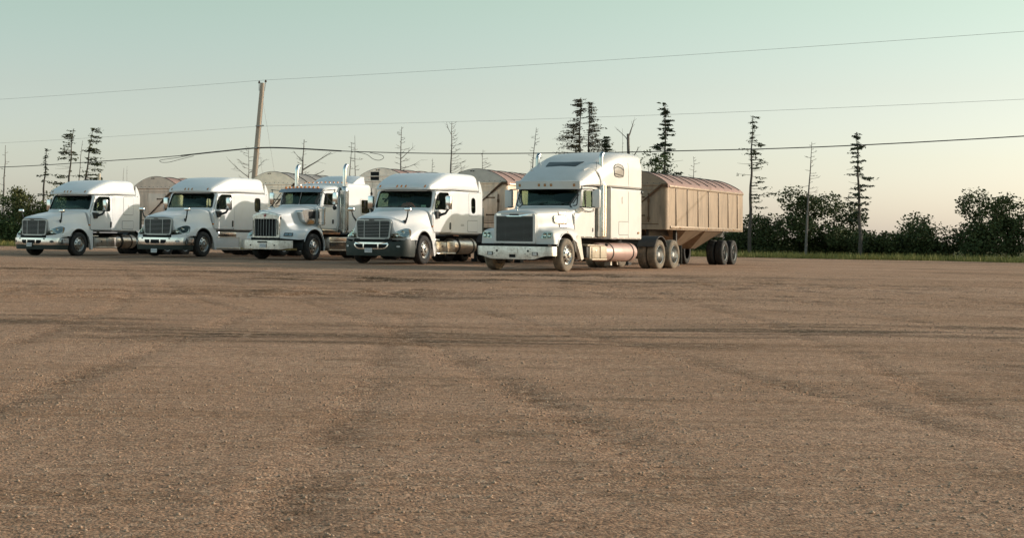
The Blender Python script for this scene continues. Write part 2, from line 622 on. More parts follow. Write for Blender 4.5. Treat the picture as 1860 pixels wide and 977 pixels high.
def chassis(t, xb, rear=-5.8, rear2=-7.1, tyre='rubber', hub2='chassis', xf=1.0, drive_tyre=None):
    for s in (1, -1):
        g = G().bb(rear2 - .75, .95, s * .40 - .04, s * .40 + .04, .62, .86)
        ob('frame_rail', g, M['chassis'], t, False)
        wheel(t, 0, s * 1.107, 'steer', tyre)
        for rx in (rear, rear2):
            wheel(t, rx, s * 1.10, 'drive', drive_tyre or tyre, hub2)
    g = G().bb(-.55, .75, -.46, .46, .48, 1.30).bb(.5, xf, -.5, .5, .62, 1.25)
    ob('engine_block', g, M['dark'], t, False)
    g = G().tube([(0, -.95, .44), (0, -.5, .38), (0, .5, .38), (0, .95, .44)], .055, 8)
    ob('front_axle', g, M['chassis'], t)
    for rx in (rear, rear2):
        g = G().tube([(rx, -.95, .48), (rx, .95, .48)], .075, 10)
        g.lathe([(.0, -.2), (.15, -.17), (.19, 0), (.15, .17), (.0, .2)], 16, 'y', (rx, 0, .48))
        ob('rear_axle', g, M['chassis'], t)
    g = G().rbox(((rear + rear2) / 2, 0, 1.02), (.85, .82, .07), .03).bb((rear + rear2) / 2 - .2, (rear + rear2) / 2 + .2, -.5, .5, .80, .99)
    ob('fifth_wheel', g, M['chassis'], t, False)
    for s in (1, -1):
        g = G()
        pts = []
        for k in range(13):
            a = math.radians(25 + 130 * k / 12)
            pts.append((math.cos(a) * .60, math.sin(a) * .60))
        rings = [[(rear + u, s * .66, .482 + v), (rear + u, s * 1.27, .482 + v), (rear + u * .965, s * 1.27, .482 + v * .965), (rear + u * .965, s * .66, .482 + v * .965)] for u, v in pts]
        g.loft(rings)
        ob('mudguard', g, M['chassis'], t)
        ob('mudflap', G().bb(rear2 - .66, rear2 - .64, s * .70, s * 1.24, .16, .78), M['black'], t, False)
    g = G().bb(xb - .05, -1.0, -.50, .50, .55, .95)
    ob('transmission', g, M['dark'], t, False)

def wheel_well(t, ax=0.0, az=.5, ar=.6, y0=.62, y1=1.17):
    for s in (1, -1):
        rings = []
        for k in range(15):
            a = math.radians(-8 + 200 * k / 14)
            u, v = math.cos(a), math.sin(a)
            rings.append([(ax + u * ar * .99, s * y0, az + v * ar * .99), (ax + u * ar * .99, s * y1, az + v * ar * .99), (ax + u * ar * 1.03, s * y1, az + v * ar * 1.03), (ax + u * ar * 1.03, s * y0, az + v * ar * 1.03)])
        ob('wheel_well', G().loft(rings), M['black'], t)

def fender_lip(t, m, ax, az, ar, y, a0, a1, r=.016, sx=None):
    for s in (1, -1):
        pts = []
        for k in range(25):
            a = math.radians(a0 + (a1 - a0) * k / 24)
            pts.append((ax + ar * math.cos(a), s * y, az + ar * math.sin(a)))
        ob('fender_lip', G().tube(pts, r, 6), m, t)

def fuel_tank(t, x0, x1, s, m, straps, r=.275, z=.60, y=.93):
    g = G().lathe([(0, x0), (r * .80, x0), (r * .95, x0 - .02), (r, x0 - .06), (r, x1 + .06), (r * .95, x1 + .02), (r * .80, x1), (0, x1)], 36, 'x', (0, s * y, z))
    o = ob('fuel_tank', g, m, t)
    for xs in straps:
        ob('strap', G().lathe([(r + .002, xs - .03), (r + .014, xs - .028), (r + .014, xs + .028), (r + .002, xs + .03)], 36, 'x', (0, s * y, z)), M['chassis'], o)
    ob('filler_cap', G().cyl((x0 - .35, s * (y + r * .62), z + r * .70), (x0 - .35, s * (y + r * .78), z + r * .9), .05, 14), M['black'], o)
    return o

def text_ob(name, body, size, m, parent, mtx, depth=0.002):
    cu = bpy.data.curves.new('text', 'FONT')
    cu.body = body
    cu.size = size
    cu.extrude = depth
    cu.align_x = 'CENTER'
    cu.align_y = 'CENTER'
    o = bpy.data.objects.new('tmp', cu)
    COL.objects.link(o)
    me = bpy.data.meshes.new_from_object(o.evaluated_get(bpy.context.evaluated_depsgraph_get()))
    bpy.data.objects.remove(o, do_unlink=True)
    me.materials.clear()
    me.materials.append(m)
    r = ob(name, me, None, parent)
    r.matrix_local = mtx
    return r

def facing(p, fwd, up=(0, 0, 1)):
    """matrix: local z along fwd, local y up, at p"""
    z = Vector(fwd).normalized()
    x = Vector(up).cross(z).normalized()
    y = z.cross(x)
    return Matrix(((x.x, y.x, z.x, p[0]), (x.y, y.y, z.y, p[1]), (x.z, y.z, z.z, p[2]), (0, 0, 0, 1)))

def licence_plate(t, p, fwd, tilt=0.0, ink=True):
    m = facing(p, fwd)
    o = ob('licence_plate', G().rbox((0, 0, 0), (.29, .15, .008), .003), M['plate'], t, False)
    o.matrix_local = m
    if ink:
        g = G()
        for k in range(6):
            x = -.105 + k * .042
            g.bb(x - .011, x + .011, -.032, .026, .004, .006)
        g.bb(-.09, .09, .05, .062, .004, .006)
        ob('plate_mark', g, M['plate_ink'], o, False, kind='stuff')
    return o

def worklights(t, x, y, z):
    for s in (1, -1):
        g = G().tube([(x + .10, s * (y - .04), z - .04), (x - .02, s * (y + .02), z), (x - .16, s * (y + .02), z)], .012, 6)
        g.lathe([(0, x - .06), (.05, x - .06), (.06, x - .10), (.055, x - .12), (0, x - .12)], 14, 'x', (0, s * (y + .02), z - .005))
        g.lathe([(0, x - .18), (.05, x - .18), (.06, x - .22), (.055, x - .24), (0, x - .24)], 14, 'x', (0, s * (y - .03), z + .005))
        ob('work_light', g, M['black'], t)

def interior(t, x0, x1, ztop=1.80, wheelside=1, curtain=-2.4, seatm='seat', w=1.0):
    g = G().rbox((x0 - .20, 0, ztop - .28), (.42, w * 2.0, .56), .06)
    g.rbox((x0 - .24, wheelside * .48, ztop - .01), (.30, .46, .10), .04)
    ob('dashboard', g, M['interior'], t)
    c = Vector((x0 - .50, wheelside * .48, ztop + .02))
    rot = Matrix.Rotation(math.radians(-52), 3, 'Y')
    g = G()
    pts = [c + rot @ Vector((math.cos(a) * .22, math.sin(a) * .22, 0)) for a in [2 * PI * k / 28 for k in range(29)]]
    g.tube(pts, .016, 6, False)
    for a in (0.5, 2.6, 4.7):
        g.tube([c, c + rot @ Vector((math.cos(a) * .22, math.sin(a) * .22, 0))], .014, 6)
    g.tube([c, c + rot @ Vector((0, 0, -.35))], .03, 6)
    ob('steering_wheel', g, M['seal'], t)
    for s in (1, -1):
        g = G().rbox((x0 - .95, s * .50, 1.52), (.50, .50, .16), .05).rbox((x0 - 1.20, s * .50, 1.88), (.16, .48, .62), .06, Matrix.Rotation(math.radians(-8), 3, 'Y'))
        g.rbox((x0 - 1.25, s * .50, 2.26), (.10, .26, .18), .04)
        g.bb(x0 - 1.15, x0 - .75, s * .5 - .18, s * .5 + .18, 1.16, 1.46)
        ob('seat', g, M[seatm], t)
    N = 40
    for sgn in (1, -1):
        rings = []
        for k in range(N + 1):
            y = sgn * (.35 + (w - .02 - .35) * k / N)
            xw = curtain + .03 * math.sin(k * 1.3)
            rings.append([(xw, y, 1.2), (xw, y, 2.44)])
        ob('curtain', G().loft(rings, closed=False, caps=False), M['interior'], t)

def door_mirror(t, s, base, head, size, m='chrome', arm='black'):
    """aero mirror on a black arm; head centre, size (x,y,z)"""
    g = G()
    g.prism(rpoly([(base[0] + .16, base[2] + .12), (base[0] - .18, base[2] + .10), (base[0] - .10, base[2] - .12), (base[0] + .10, base[2] - .14)], .05, 4),
            lambda u, v, q: (u, s * q, v), base[1] - .03, base[1] + .07)
    g.tube([(base[0] - .05, s * (base[1] + .05), base[2] - .02), (base[0] - .20, s * (head[1] - .08), base[2] + .06), (head[0], s * head[1], head[2] - size[2] / 2 + .02)], [.05, .042, .036], 8)
    o = ob('door_mirror', g, M[arm], t)
    g = G().rbox((head[0], s * head[1], head[2]), size, .045)
    ob('mirror_shell', g, M[m], o)
    g = G().rbox((head[0] - size[0] / 2 - .002, s * head[1], head[2]), (.014, size[1] * .92, size[2] * .95), .006)
    ob('mirror_rim', g, M['black'], o)
    g = G().rbox((head[0] - size[0] / 2 - .010, s * head[1], head[2] + .06), (.006, size[1] * .78, size[2] * .62), .002)
    ob('mirror_glass', g, M['mirror_glass'], o)

def headlight(t, bvh, s, pts, d, smoked=False, amber_edge=True, bowls=((.40, .42, .055), (.68, .45, .05)), d_in=.05):
    """pts: outline in space before casting (left hand side), d: cast direction"""
    P = [(x, s * y, z) for x, y, z in pts]
    D = Vector((d[0], s * d[1], d[2])).normalized()
    c = sum((Vector(p) for p in P), Vector()) / len(P)
    back = [tuple(c + (Vector(p) - c) * 1.05) for p in P]
    housing = ob('headlight', patch(bvh, back, D, .003, .03), M['black'] if smoked else M['steel'], t)
    # reflectors
    V = [Vector(p) for p in P]
    us = [v.z for v in V]
    def q(a, b):
        # along the lamp from inner low corner to outer top corner
        lo, hi = V[0], V[len(V) // 2]
        p = lo.lerp(hi, a)
        return p + Vector((0, 0, (b - .5) * (max(us) - min(us))))
    for a, b, r in bowls:
        h = cast(bvh, q(a, b), D)
        if h[0] is None:
            continue
        n = -D
        m4 = facing(h[0] + n * .006, n)
        g = G().lathe([(r, .012), (r * .9, .004), (r * .45, -.0), (.0, .0)], 18, 'z')
        o = ob('reflector', g, M['chrome'], housing)
        o.matrix_local = m4
        g = G().lathe([(r * .40, .004), (r * .36, .012), (0, .018)], 14, 'z')
        o = ob('bulb_cover', g, M['lens'], housing)
        o.matrix_local = m4
    if amber_edge:
        k = len(P)
        # strip along the outer edge
        srt = sorted(P, key=lambda p: p[0])[: k // 3]
        cc = sum((Vector(p) for p in srt), Vector()) / len(srt)
        strip = [tuple(cc + (Vector(p) - cc) * 0.88) for p in srt]
        strip = sorted(strip, key=lambda p: math.atan2(p[2] - cc.z, p[0] - cc.x))
        ob('turn_signal', patch(bvh, strip, D, .007, .003, (1, .5)), M['amber_dim'], housing)
    ob('lens', patch(bvh, P, D, .020, .017), M['lens'], housing)
    return housing
# ------------------------------------------------------------------ the three rounded conventional tractors
def poly_ray(poly, c, a):
    d = Vector((math.cos(a), math.sin(a)))
    best = None
    for i in range(len(poly)):
        p, q = Vector(poly[i]), Vector(poly[(i + 1) % len(poly)])
        e = q - p
        den = d.x * e.y - d.y * e.x
        if abs(den) < 1e-9:
            continue
        w = p - c
        t = (w.x * e.y - w.y * e.x) / den
        s = (w.x * d.y - w.y * d.x) / den
        if t > 0 and -1e-6 <= s <= 1 + 1e-6 and (best is None or t > best):
            best = t
    return c + d * (best or 0)

def ring_patch(bvh, outer, inner, to3, d, off=.005, thick=.02, n=72):
    c = sum((Vector(p) for p in inner), Vector((0, 0))) / len(inner)
    d = Vector(d).normalized()
    def hit(p, o):
        p = Vector(to3(p.x, p.y))
        h = bvh.ray_cast(p, d)
        if h[0] is None:
            h = bvh.find_nearest(p)
        return h[0] - d * o
    A = []
    for k in range(n):
        a = 2 * PI * k / n
        A.append((poly_ray(outer, c, a), poly_ray(inner, c, a)))
    rings = [[hit(o, -thick) for o, i in A]]
    for t in (0, .25, .5, .75, 1):
        rings.append([hit(o.lerp(i, t), off) for o, i in A])
    rings.append([hit(i, -thick) for o, i in A])
    return G().loft(rings, True, False)

def frame_ring(outer, inner, fn, t0, t1):
    n = 120
    ou, inn = [], []
    c = sum((Vector(p) for p in inner), Vector((0, 0))) / len(inner)
    A = sorted(set([round(math.atan2(p[1] - c.y, p[0] - c.x), 4) for p in list(outer) + list(inner)] + [round(-PI + 2 * PI * k / n, 4) for k in range(n)]))
    ou = [tuple(poly_ray(outer, c, a)) for a in A]
    inn = [tuple(poly_ray(inner, c, a)) for a in A]
    rings = [[fn(u, v, t) for u, v in o] for o, t in ((ou, t0), (ou, t1), (inn, t1), (inn, t0), (ou, t0))]
    return G().loft(rings, True, False)

def seal(bvh, pts, d, r, m, t, name='window_seal', off=.0):
    D = Vector(d).normalized()
    P = []
    for p in pts:
        h = cast(bvh, p, D)
        P.append((h[0] if h[0] is not None else bvh.find_nearest(Vector(p))[0]) - D * off)
    P.append(P[0])
    return ob(name, G().tube(P, r, 6, False), m, t)

def seamed(t, bvh, outline, s, name, m, off=.006, gap=.012, parent=None):
    o = ob(name, patch(bvh, side(outline, 2 * s), (0, -s, 0), off, .01), m, t)
    ob('panel_gap', patch(bvh, side(grow(outline, gap), 2 * s), (0, -s, 0), .002, .004, (1, .97)), M['gap'], o)
    return o

class Path:
    def __init__(s, pts):
        P = catmull(pts, 12)
        s.P = [(0.0, P[0])]
        for i in range(1, len(P)):
            s.P.append((s.P[-1][0] + float(np.linalg.norm(P[i] - P[i - 1])), P[i]))
        s.L = s.P[-1][0]
    def at(s, a):
        q = abs(a)
        for i in range(len(s.P) - 1):
            if q <= s.P[i + 1][0] or i == len(s.P) - 2:
                h = s.P[i + 1][0] - s.P[i][0]
                f = min(1, (q - s.P[i][0]) / h)
                p = s.P[i][1] * (1 - f) + s.P[i + 1][1] * f
                t = (s.P[i + 1][1] - s.P[i][1]) / h
                break
        sg = 1 if a >= 0 else -1
        return Vector((p[0], sg * p[1])), Vector((-t[0] * 0 + t[1], -sg * t[0])).normalized()   # outward normal
    def pt(s, a, z, off=0.0, bow=.03, zc=.56):
        p, n = s.at(a)
        o = off - bow * ((z - zc) / .3)**2
        return (p.x + n.x * o, p.y + n.y * o, z)
    def band(s, a0, a1, z0, z1, off=0.0, th=.03, n=40, nz=5, g=None, bow=.03, zc=.56):
        f0 = z0 if callable(z0) else (lambda a: z0)
        f1 = z1 if callable(z1) else (lambda a: z1)
        rings = []
        for i in range(n + 1):
            a = a0 + (a1 - a0) * i / n
            zs = [f0(a) + (f1(a) - f0(a)) * j / nz for j in range(nz + 1)]
            rings.append([s.pt(a, z, off, bow, zc) for z in zs] + [s.pt(a, z, off - th, bow, zc) for z in reversed(zs)])
        return (g or G()).loft(rings)

HOOD_C = [
    (1.38, [(0, 1.50), (.40, 1.50), (.63, 1.465), (.685, 1.38), (.725, 1.16), (.84, .96), (1.08, .87), (1.15, .80)]),
    (1.25, [(0, 1.57), (.42, 1.565), (.66, 1.515), (.765, 1.37), (.83, 1.18), (.97, 1.03), (1.14, .94), (1.18, .80)]),
    (.80, [(0, 1.645), (.45, 1.64), (.73, 1.59), (.86, 1.44), (.96, 1.25), (1.09, 1.13), (1.195, 1.01), (1.215, .80)]),
    (.30, [(0, 1.725), (.5, 1.72), (.80, 1.665), (.93, 1.50), (1.02, 1.34), (1.12, 1.22), (1.205, 1.09), (1.22, .80)]),
    (-.20, [(0, 1.79), (.5, 1.785), (.88, 1.725), (1.00, 1.55), (1.07, 1.37), (1.13, 1.24), (1.205, 1.10), (1.22, .80)]),
    (-.62, [(0, 1.845), (.5, 1.84), (.95, 1.78), (1.07, 1.62), (1.12, 1.42), (1.16, 1.28), (1.205, 1.10), (1.215, .80)])]

def rounded_tractor(cfg):
    xb = cfg['xb']
    t = empty('semi_truck', cfg['loc'], cfg['rz'], label=cfg['label'], category='truck', group='white semi trucks parked in a row')
    W = M['white']
    # cab shell with real window openings
    keys = [(-.64, (1.80, 1.10, .10, 1.19, 1.04)), (-.72, (1.86, 1.12, .10, 1.20, 1.04)), (-.82, (2.04, 1.12, .10, 1.20, 1.04)), (-1.0, (2.42, 1.12, .09, 1.205, 1.04)),
            (-1.06, (2.51, 1.13, .08, 1.205, 1.04)), (-2.0, (2.52, 1.165, .06, 1.205, 1.04)), (-2.14, (2.53, 1.175, .05, 1.207, 1.04)), (-2.26, (2.54, 1.205, .05, 1.222, 1.03)), (xb, (2.54, 1.205, .05, 1.222, 1.03))]
    xs = [-.64, -.68, -.72, -.77, -.82, -.88, -.94, -1.0, -1.03, -1.06, -1.15, -1.3, -1.5, -1.7, -1.9, -2.0, -2.07, -2.14, -2.2, -2.26] + list(np.linspace(-2.4, xb, 10))
    outer = cab_loft(keys, sorted(xs), .12)
    bvh = bvh_of(outer)
    inner = cab_loft(keys, sorted([x for x in xs if xb + .05 < x < -.74] + [xb + .05]), .12, inset=.05, zbi=1.14)
    ws = rpoly([(-1.055, 1.90), (1.055, 1.90), (.995, 2.46), (-.995, 2.46)], [.07, .07, .10, .10], 5)
    win = rpoly([(-.90, 1.84), (-1.02, 2.20), (-1.22, 2.42), (-1.93, 2.43), (-1.93, 1.84)], [.05, .2, .12, .09, .09], 6)
    cutters = [(inner, M['interior']), (G().prism(ws, lambda u, v, q: (q, u, v), -1.40, .2), M['seal']), (G().prism(win, lambda u, v, q: (u, q, v), -2, 2), M['seal'])]
    if cfg.get('swin'):
        cutters.append((G().prism(cfg['swin'], lambda u, v, q: (u, q, v), -2, 2), M['seal']))
    cab = ob('cab', cut(outer, W, cutters), None, t)
    pw = [(1.0, u, v) for u, v in ws]
    pane = ob('windshield', patch(bvh, [(1.0, u, v) for u, v in grow(ws, .01)], (-1, 0, 0), -.018, .006, (1, .8, .6, .4, .2)), M['glass'], t)
    seal(bvh, pw, (-1, 0, 0), .016, M['seal'], pane, 'windshield_seal')
    for a, b in ((-.75, .10), (.10, .85)):
        P = []
        for k in range(7):
            y, z = a + (b - a) * k / 6, 1.90 + .04 * math.sin(k / 6 * PI) + .03 * k / 6
            h = cast(bvh, (1, y, z), (-1, 0, 0))
            P.append(h[0] + Vector((.02, 0, 0)))
        ob('wiper', G().tube(P, .008, 5), M['black'], t)
    interior(t, -.84, xb, 1.80, 1, -2.3, 'seat', 1.05)
    door_o = rpoly([(-.71, 1.075), (-.71, 1.60), (-.80, 1.86), (-1.08, 2.48), (-2.09, 2.49), (-2.09, 1.075)], [.05, .1, .2, .08, .06, .05], 5)
    for s in (1, -1):
        d = ob('door', ring_patch(bvh, door_o, grow(win, .012), lambda u, v, s=s: (u, 2 * s, v), (0, -s, 0), .006), W, t)
        ob('door_gap', ring_patch(bvh, grow(door_o, .014), grow(door_o, -.01), lambda u, v, s=s: (u, 2 * s, v), (0, -s, 0), .002, .004), M['gap'], d)
        ob('door_window', patch(bvh, side(grow(win, .008), 2 * s), (0, -s, 0), -.022, .006), M['glass_dark'], d)
        seal(bvh, side(win, 2 * s), (0, -s, 0), .012, M['seal'], d, 'window_seal', -.002)
        seal_x = -1.10
        ob('vent_bar', G().bb(seal_x - .012, seal_x + .012, s * 1.155, s * 1.175, 1.86, 2.34), M['seal'], d, False)
        ob('door_handle', patch(bvh, side(rrect(-2.03, 1.17, -1.93, 1.42, .045), 2 * s), (0, -s, 0), .018, .02), M['black'], d)
        ob('side_marker', patch(bvh, side([(-.67 + .028 * math.cos(a), 1.265 + .028 * math.sin(a)) for a in [2 * PI * k / 16 for k in range(16)]], 2 * s), (0, -s, 0), .016, .014, (1, .6)), M['amber'], t)
        if cfg.get('swin'):
            if cfg.get('spanel'):
                p = ob('sleeper_panel', ring_patch(bvh, cfg['spanel'], grow(cfg['swin'], .012), lambda u, v, s=s: (u, 2 * s, v), (0, -s, 0), .005), W, t)
                ob('panel_gap', ring_patch(bvh, grow(cfg['spanel'], .009), grow(cfg['spanel'], -.01), lambda u, v, s=s: (u, 2 * s, v), (0, -s, 0), .002, .004), M['gap'], p)
            w = ob('sleeper_window', patch(bvh, side(grow(cfg['swin'], .008), 2 * s), (0, -s, 0), -.022, .006), M['glass_dark'], t)
            seal(bvh, side(cfg['swin'], 2 * s), (0, -s, 0), .014, M['seal'], w, 'window_seal', -.002)
            if cfg.get('sbar'):
                c = [sum(p[i] for p in cfg['swin']) / len(cfg['swin']) for i in (0, 1)]
                ob('window_bar', G().bb(c[0] - .19, c[0] + .19, s * 1.17, s * 1.19, c[1] - .06, c[1] - .035), M['alu'], w, False)
        elif cfg.get('spanel'):
            seamed(t, bvh, cfg['spanel'], s, 'sleeper_panel', W)
            u, v = cfg['latch']
            ob('panel_latch', patch(bvh, side(rrect(u - .03, v - .08, u + .03, v + .08, .02), 2 * s), (0, -s, 0), .014, .01), M['white_dusty'], t)
        if cfg.get('bag'):
            seamed(t, bvh, cfg['bag'], s, 'baggage_door', W)
        ob('sill', G().bb(xb + .02, -.75, s * 1.16, s * 1.195, .985, 1.03), M['chassis'], t, False)
    # roof fairing
    rk = [(-.72, (2.575, .98, .04, 1.0, 2.515)), (-.77, (2.66, 1.02, .07, 1.06, 2.515)), (-.95, (2.765, 1.06, .09, 1.105, 2.515)), (-1.25, (2.895, 1.10, .12, 1.138, 2.515)),
          (-1.6, (3.025, 1.12, .14, 1.155, 2.52)), (-1.9, (3.105, 1.135, .155, 1.168, 2.53)), (-2.15, (3.14, 1.15, .165, 1.185, 2.545)), (-2.32, (3.147, 1.165, .17, 1.215, 2.545)), (-3.0, (3.155, 1.17, .17, 1.218, 2.545)), (xb + .30, (3.15, 1.165, .17, 1.218, 2.545)), (xb + .10, (3.10, 1.14, .17, 1.212, 2.545)), (xb + .02, (3.02, 1.10, .17, 1.20, 2.545))]
    rf = cab_loft(rk, sorted([-.72, -.745, -.78, -.83, -.95, -1.1, -1.25, -1.42, -1.6, -1.75, -1.9, -2.02, -2.15, -2.4, -2.7, -3.0] + list(np.linspace(-3.1, xb + .38, 4)) + [xb + .30, xb + .22, xb + .16, xb + .10, xb + .06, xb + .02]), .10, -2.0, -.8, zlo=3.3)
    rb = bvh_of(rf)
    ob('roof_fairing', rf, W, t, True, 40)
    for y in (-.86, -.165, 0, .165, .86):
        sl = .022 * (0 if abs(y) < .5 else 1)
        o = [(y - .022, 2.585), (y + .022, 2.585), (y + .034, 2.665), (y - .010, 2.665)]
        ob('marker_light', patch(rb, [(1, u, v) for u, v in rpoly(o, .015, 4)], (-1, 0, 0), .022, .02, (1, .6)), M['amber'] if cfg['amber'] else M['amber_dim'], t)
    # roof rear cap line
    P = []
    for k in range(25):
        a = -1.19 + 2.38 * k / 24
        h = cast(rb, (xb + .30, a, 3.6), (0, 0, -1))
        if h[0] is not None:
            P.append(h[0] + Vector((0, 0, -.002)))
    ob('roof_seam', G().tube(P, .006, 5), M['gap'], t)
    for s in (1, -1):
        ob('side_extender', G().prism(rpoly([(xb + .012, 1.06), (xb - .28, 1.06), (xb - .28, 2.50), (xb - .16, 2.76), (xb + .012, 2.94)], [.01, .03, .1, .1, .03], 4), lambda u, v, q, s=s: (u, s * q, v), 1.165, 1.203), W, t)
        ob('extender_shade', G().bb(xb - .46, xb - .27, s * 1.170, s * 1.190, 1.10, 1.98), M['bumper_plastic'], t, False)  # dark panel up to the shadow line, standing in for shade on the extender
    # hood
    hg = hood_loft(HOOD_C, xs_hood(-.60, 1.38), .42, .3, 1.38, (0, .5, .60), .16)
    hb = bvh_of(hg)
    hood = ob('hood', hg, W, t, True, 38)
    fender_lip(t, M['black'], 0, .5, .598, 1.208, 2, 178, .018)
    wheel_well(t)
    def xg(y, z, o=0.0):
        return 1.38 - .42 * (y / 1.2)**2 + o
    go = rpoly([(-.665, 1.455), (.665, 1.455), (.615, .815), (-.615, .815)], [.10, .10, .10, .10], 6)
    gi = rpoly([(-.62, 1.415), (.62, 1.415), (.575, .865), (-.575, .865)], [.07, .07, .07, .07], 6)
    fn = lambda u, v, q: (xg(u, v, q), u, v)
    gr = ob('grille', sheet(fn, lambda z: .578 + (z - .865) / .55 * .045, .86, 1.42, .003, .012), M['dark'], t, False)
    ob('grille_frame', frame_ring(go, gi, fn, -.02, .045), M['frame'], gr, True, 30)
    for k in range(11):
        z = .895 + k * .0485
        hw = .572 + (z - .865) / .55 * .045
        rings = []
        for j in range(13):
            y = -hw + 2 * hw * j / 12
            rings.append([(xg(y, z, .016), y, z - .002), (xg(y, z, .040), y, z - .009), (xg(y, z, .040), y, z + .004), (xg(y, z, .016), y, z + .008)])
        ob('grille_slat', G().loft(rings), M['slat'], gr, False)
    for y in (-.29, .29):
        ob('grille_bar', G().loft([[(xg(y, z, .032), y - .010, z), (xg(y, z, .046), y - .010, z), (xg(y, z, .046), y + .010, z), (xg(y, z, .032), y + .010, z)] for z in (.87, 1.41)]), M['frame'], gr, False)
    ob('hood_badge', G().prism(rrect(-.10, 1.425, .10, 1.452, .012), lambda u, v, q: (xg(u, v, q), u, v), .046, .052), M['badge'], gr, False)
    hl = [(1.55, .75, .865), (1.5, .80, .95), (1.4, .93, 1.06), (1.25, 1.10, 1.155), (1.1, 1.185, 1.175), (.95, 1.215, 1.13), (.95, 1.22, 1.00), (1.05, 1.21, .905), (1.3, 1.0, .868)]
    hl = [tuple(p) for p in catmull(hl + [hl[0]], 3)][:-1]
    for s in (1, -1):
        dd = Vector((-1, -.62, 0)).normalized()
        pts = [tuple(Vector(p) - dd * .6) for p in hl]
        headlight(t, hb, s, pts, (dd.x, dd.y, 0), cfg.get('smoked', False), not cfg.get('smoked', False))
        # hood mirror
        b = cast(hb, (.75, 2 * s, 1.40), (0, -s, 0))[0]
        g = G().rbox((b.x, b.y + s * .0, b.z - .02), (.10, .06, .16), .025)
        g.tube([b + Vector((.02, s * .03, -.02)), b + Vector((.10, s * .14, .16)), b + Vector((.14, s * .19, .36))], [.036, .027, .022], 8)
        hm = ob('hood_mirror', g, M['black'], t)
        c = b + Vector((.15, s * .19, .40))
        ob('mirror_shell', G().rbox(c, (.13, .24, .125), .045), M['chrome'], hm)
        ob('mirror_back', G().rbox(c + Vector((-.065, 0, 0)), (.012, .21, .10), .004), M['black'], hm)
        door_mirror(t, s, (-.98, 1.19, 1.66), (-1.24, 1.50, 2.08), (.13, .22, .46))
        # strip behind the front wheel
        ol = [(-.585, 1.05), (-.86, 1.05), (-.90, .30), (-.80, .26), (-.69, .62), (-.61, .82)]
        ob('arch_skirt', G().prism(rpoly(ol, .03, 3), lambda u, v, q, s=s: (u, s * q, v), 1.08, 1.20), W, t)
    # bumper
    bp = Path([(1.47, 0), (1.46, .3), (1.42, .62), (1.33, .90), (1.19, 1.09), (.98, 1.19), (.78, 1.212), (.62, 1.215)])
    L = bp.L
    rise = lambda a: .735 + .13 * smooth01((abs(a) - .75) / .9)
    if cfg['bumper'] == 'dark':
        bu = ob('bumper', bp.band(-L, L, lambda a: .27 - .02 * smooth01((abs(a) - 1.0) / .6), lambda a: rise(a), 0, .04, 60, 6), M['bumper_plastic'], t, True, 50)
        mo = rpoly([(-.66, .712), (.66, .712), (.61, .56), (.47, .487), (-.47, .487), (-.61, .56)], [.04, .04, .1, .12, .12, .1], 5)
        mi = rpoly([(-.60, .655), (.60, .655), (.565, .57), (.45, .522), (-.45, .522), (-.565, .57)], [.03, .03, .08, .1, .1, .08], 5)
        f2 = lambda u, v, q: bp.pt(u, v, q)
        ob('bumper_trim', frame_ring(mo, mi, f2, .0, .03), M['chrome'], bu, True, 30)
        ob('air_intake', sheet(f2, lambda z: .47 + (z - .52) * .98, .522, .656, .002, .008), M['dark'], bu, False)
        for y in (-.27, .27):
            ob('intake_bar', bp.band(y - .02, y + .02, .522, .655, .02, .012, 2, 2), M['chrome'], bu, False)
    else:
        bu = ob('bumper', bp.band(-L, L, .445, .722, .006, .04, 60, 6), M['chrome'], t, True, 50)
        ob('bumper_valance', bp.band(-L, L, lambda a: .27 - .01 * smooth01((abs(a) - 1) / .6), .447, -.02, .04, 48, 4), M['bumper_plastic'], bu, True, 50)
        f2 = lambda u, v, q: bp.pt(u, v, q)
        for y0, y1, z0 in ((-.20, .20, lambda a: .50), (.26, .50, lambda a: .50 + 1.6 * max(0, abs(a) - .40)**1.4), (-.50, -.26, lambda a: .50 + 1.6 * max(0, abs(a) - .40)**1.4)):
            ob('air_intake', bp.band(y0, y1, z0, .645, .012, .02, 10, 3), M['dark'], bu, False)
    for s in (1, -1):
        ob('bumper_wing', bp.band(s * .70, s * (L - .02), lambda a: rise(a) - .10 if cfg['bumper'] != 'dark' else rise(a) - .01, lambda a: rise(a) + .085, -.035, .03, 30, 3), W if cfg['bumper'] != 'dark' else M['black'], bu, True, 50) if cfg['bumper'] != 'dark' else None
        y = s * .96
        el = [(y + .085 * math.cos(a), .585 + .043 * math.sin(a)) for a in [2 * PI * k / 20 for k in range(20)]]
        fo = ob('fog_lamp', G().prism(el, f2, .003, .014), M['black'], bu, False)
        if cfg['fog']:
            el = [(y + .062 * math.cos(a), .585 + .030 * math.sin(a)) for a in [2 * PI * k / 20 for k in range(20)]]
            ob('fog_lens', G().prism(el, f2, .012, .022), M['plate'], fo, False)
        el = [(s * .635 + .025 * math.cos(a), .690 + .025 * math.sin(a)) for a in [2 * PI * k / 14 for k in range(14)]]
        ob('tow_hole', G().prism(el, f2, .024, .034), M['black'], bu, False)
    ob('grille_gap', bp.band(-.74, .74, .735, .83, -.06, .03, 20, 2), M['dark'], t, False)
    licence_plate(t, bp.pt(-.07, cfg['plate_z'], .035 if cfg['plate_z'] > .3 else .0), (1, -.05, 0))
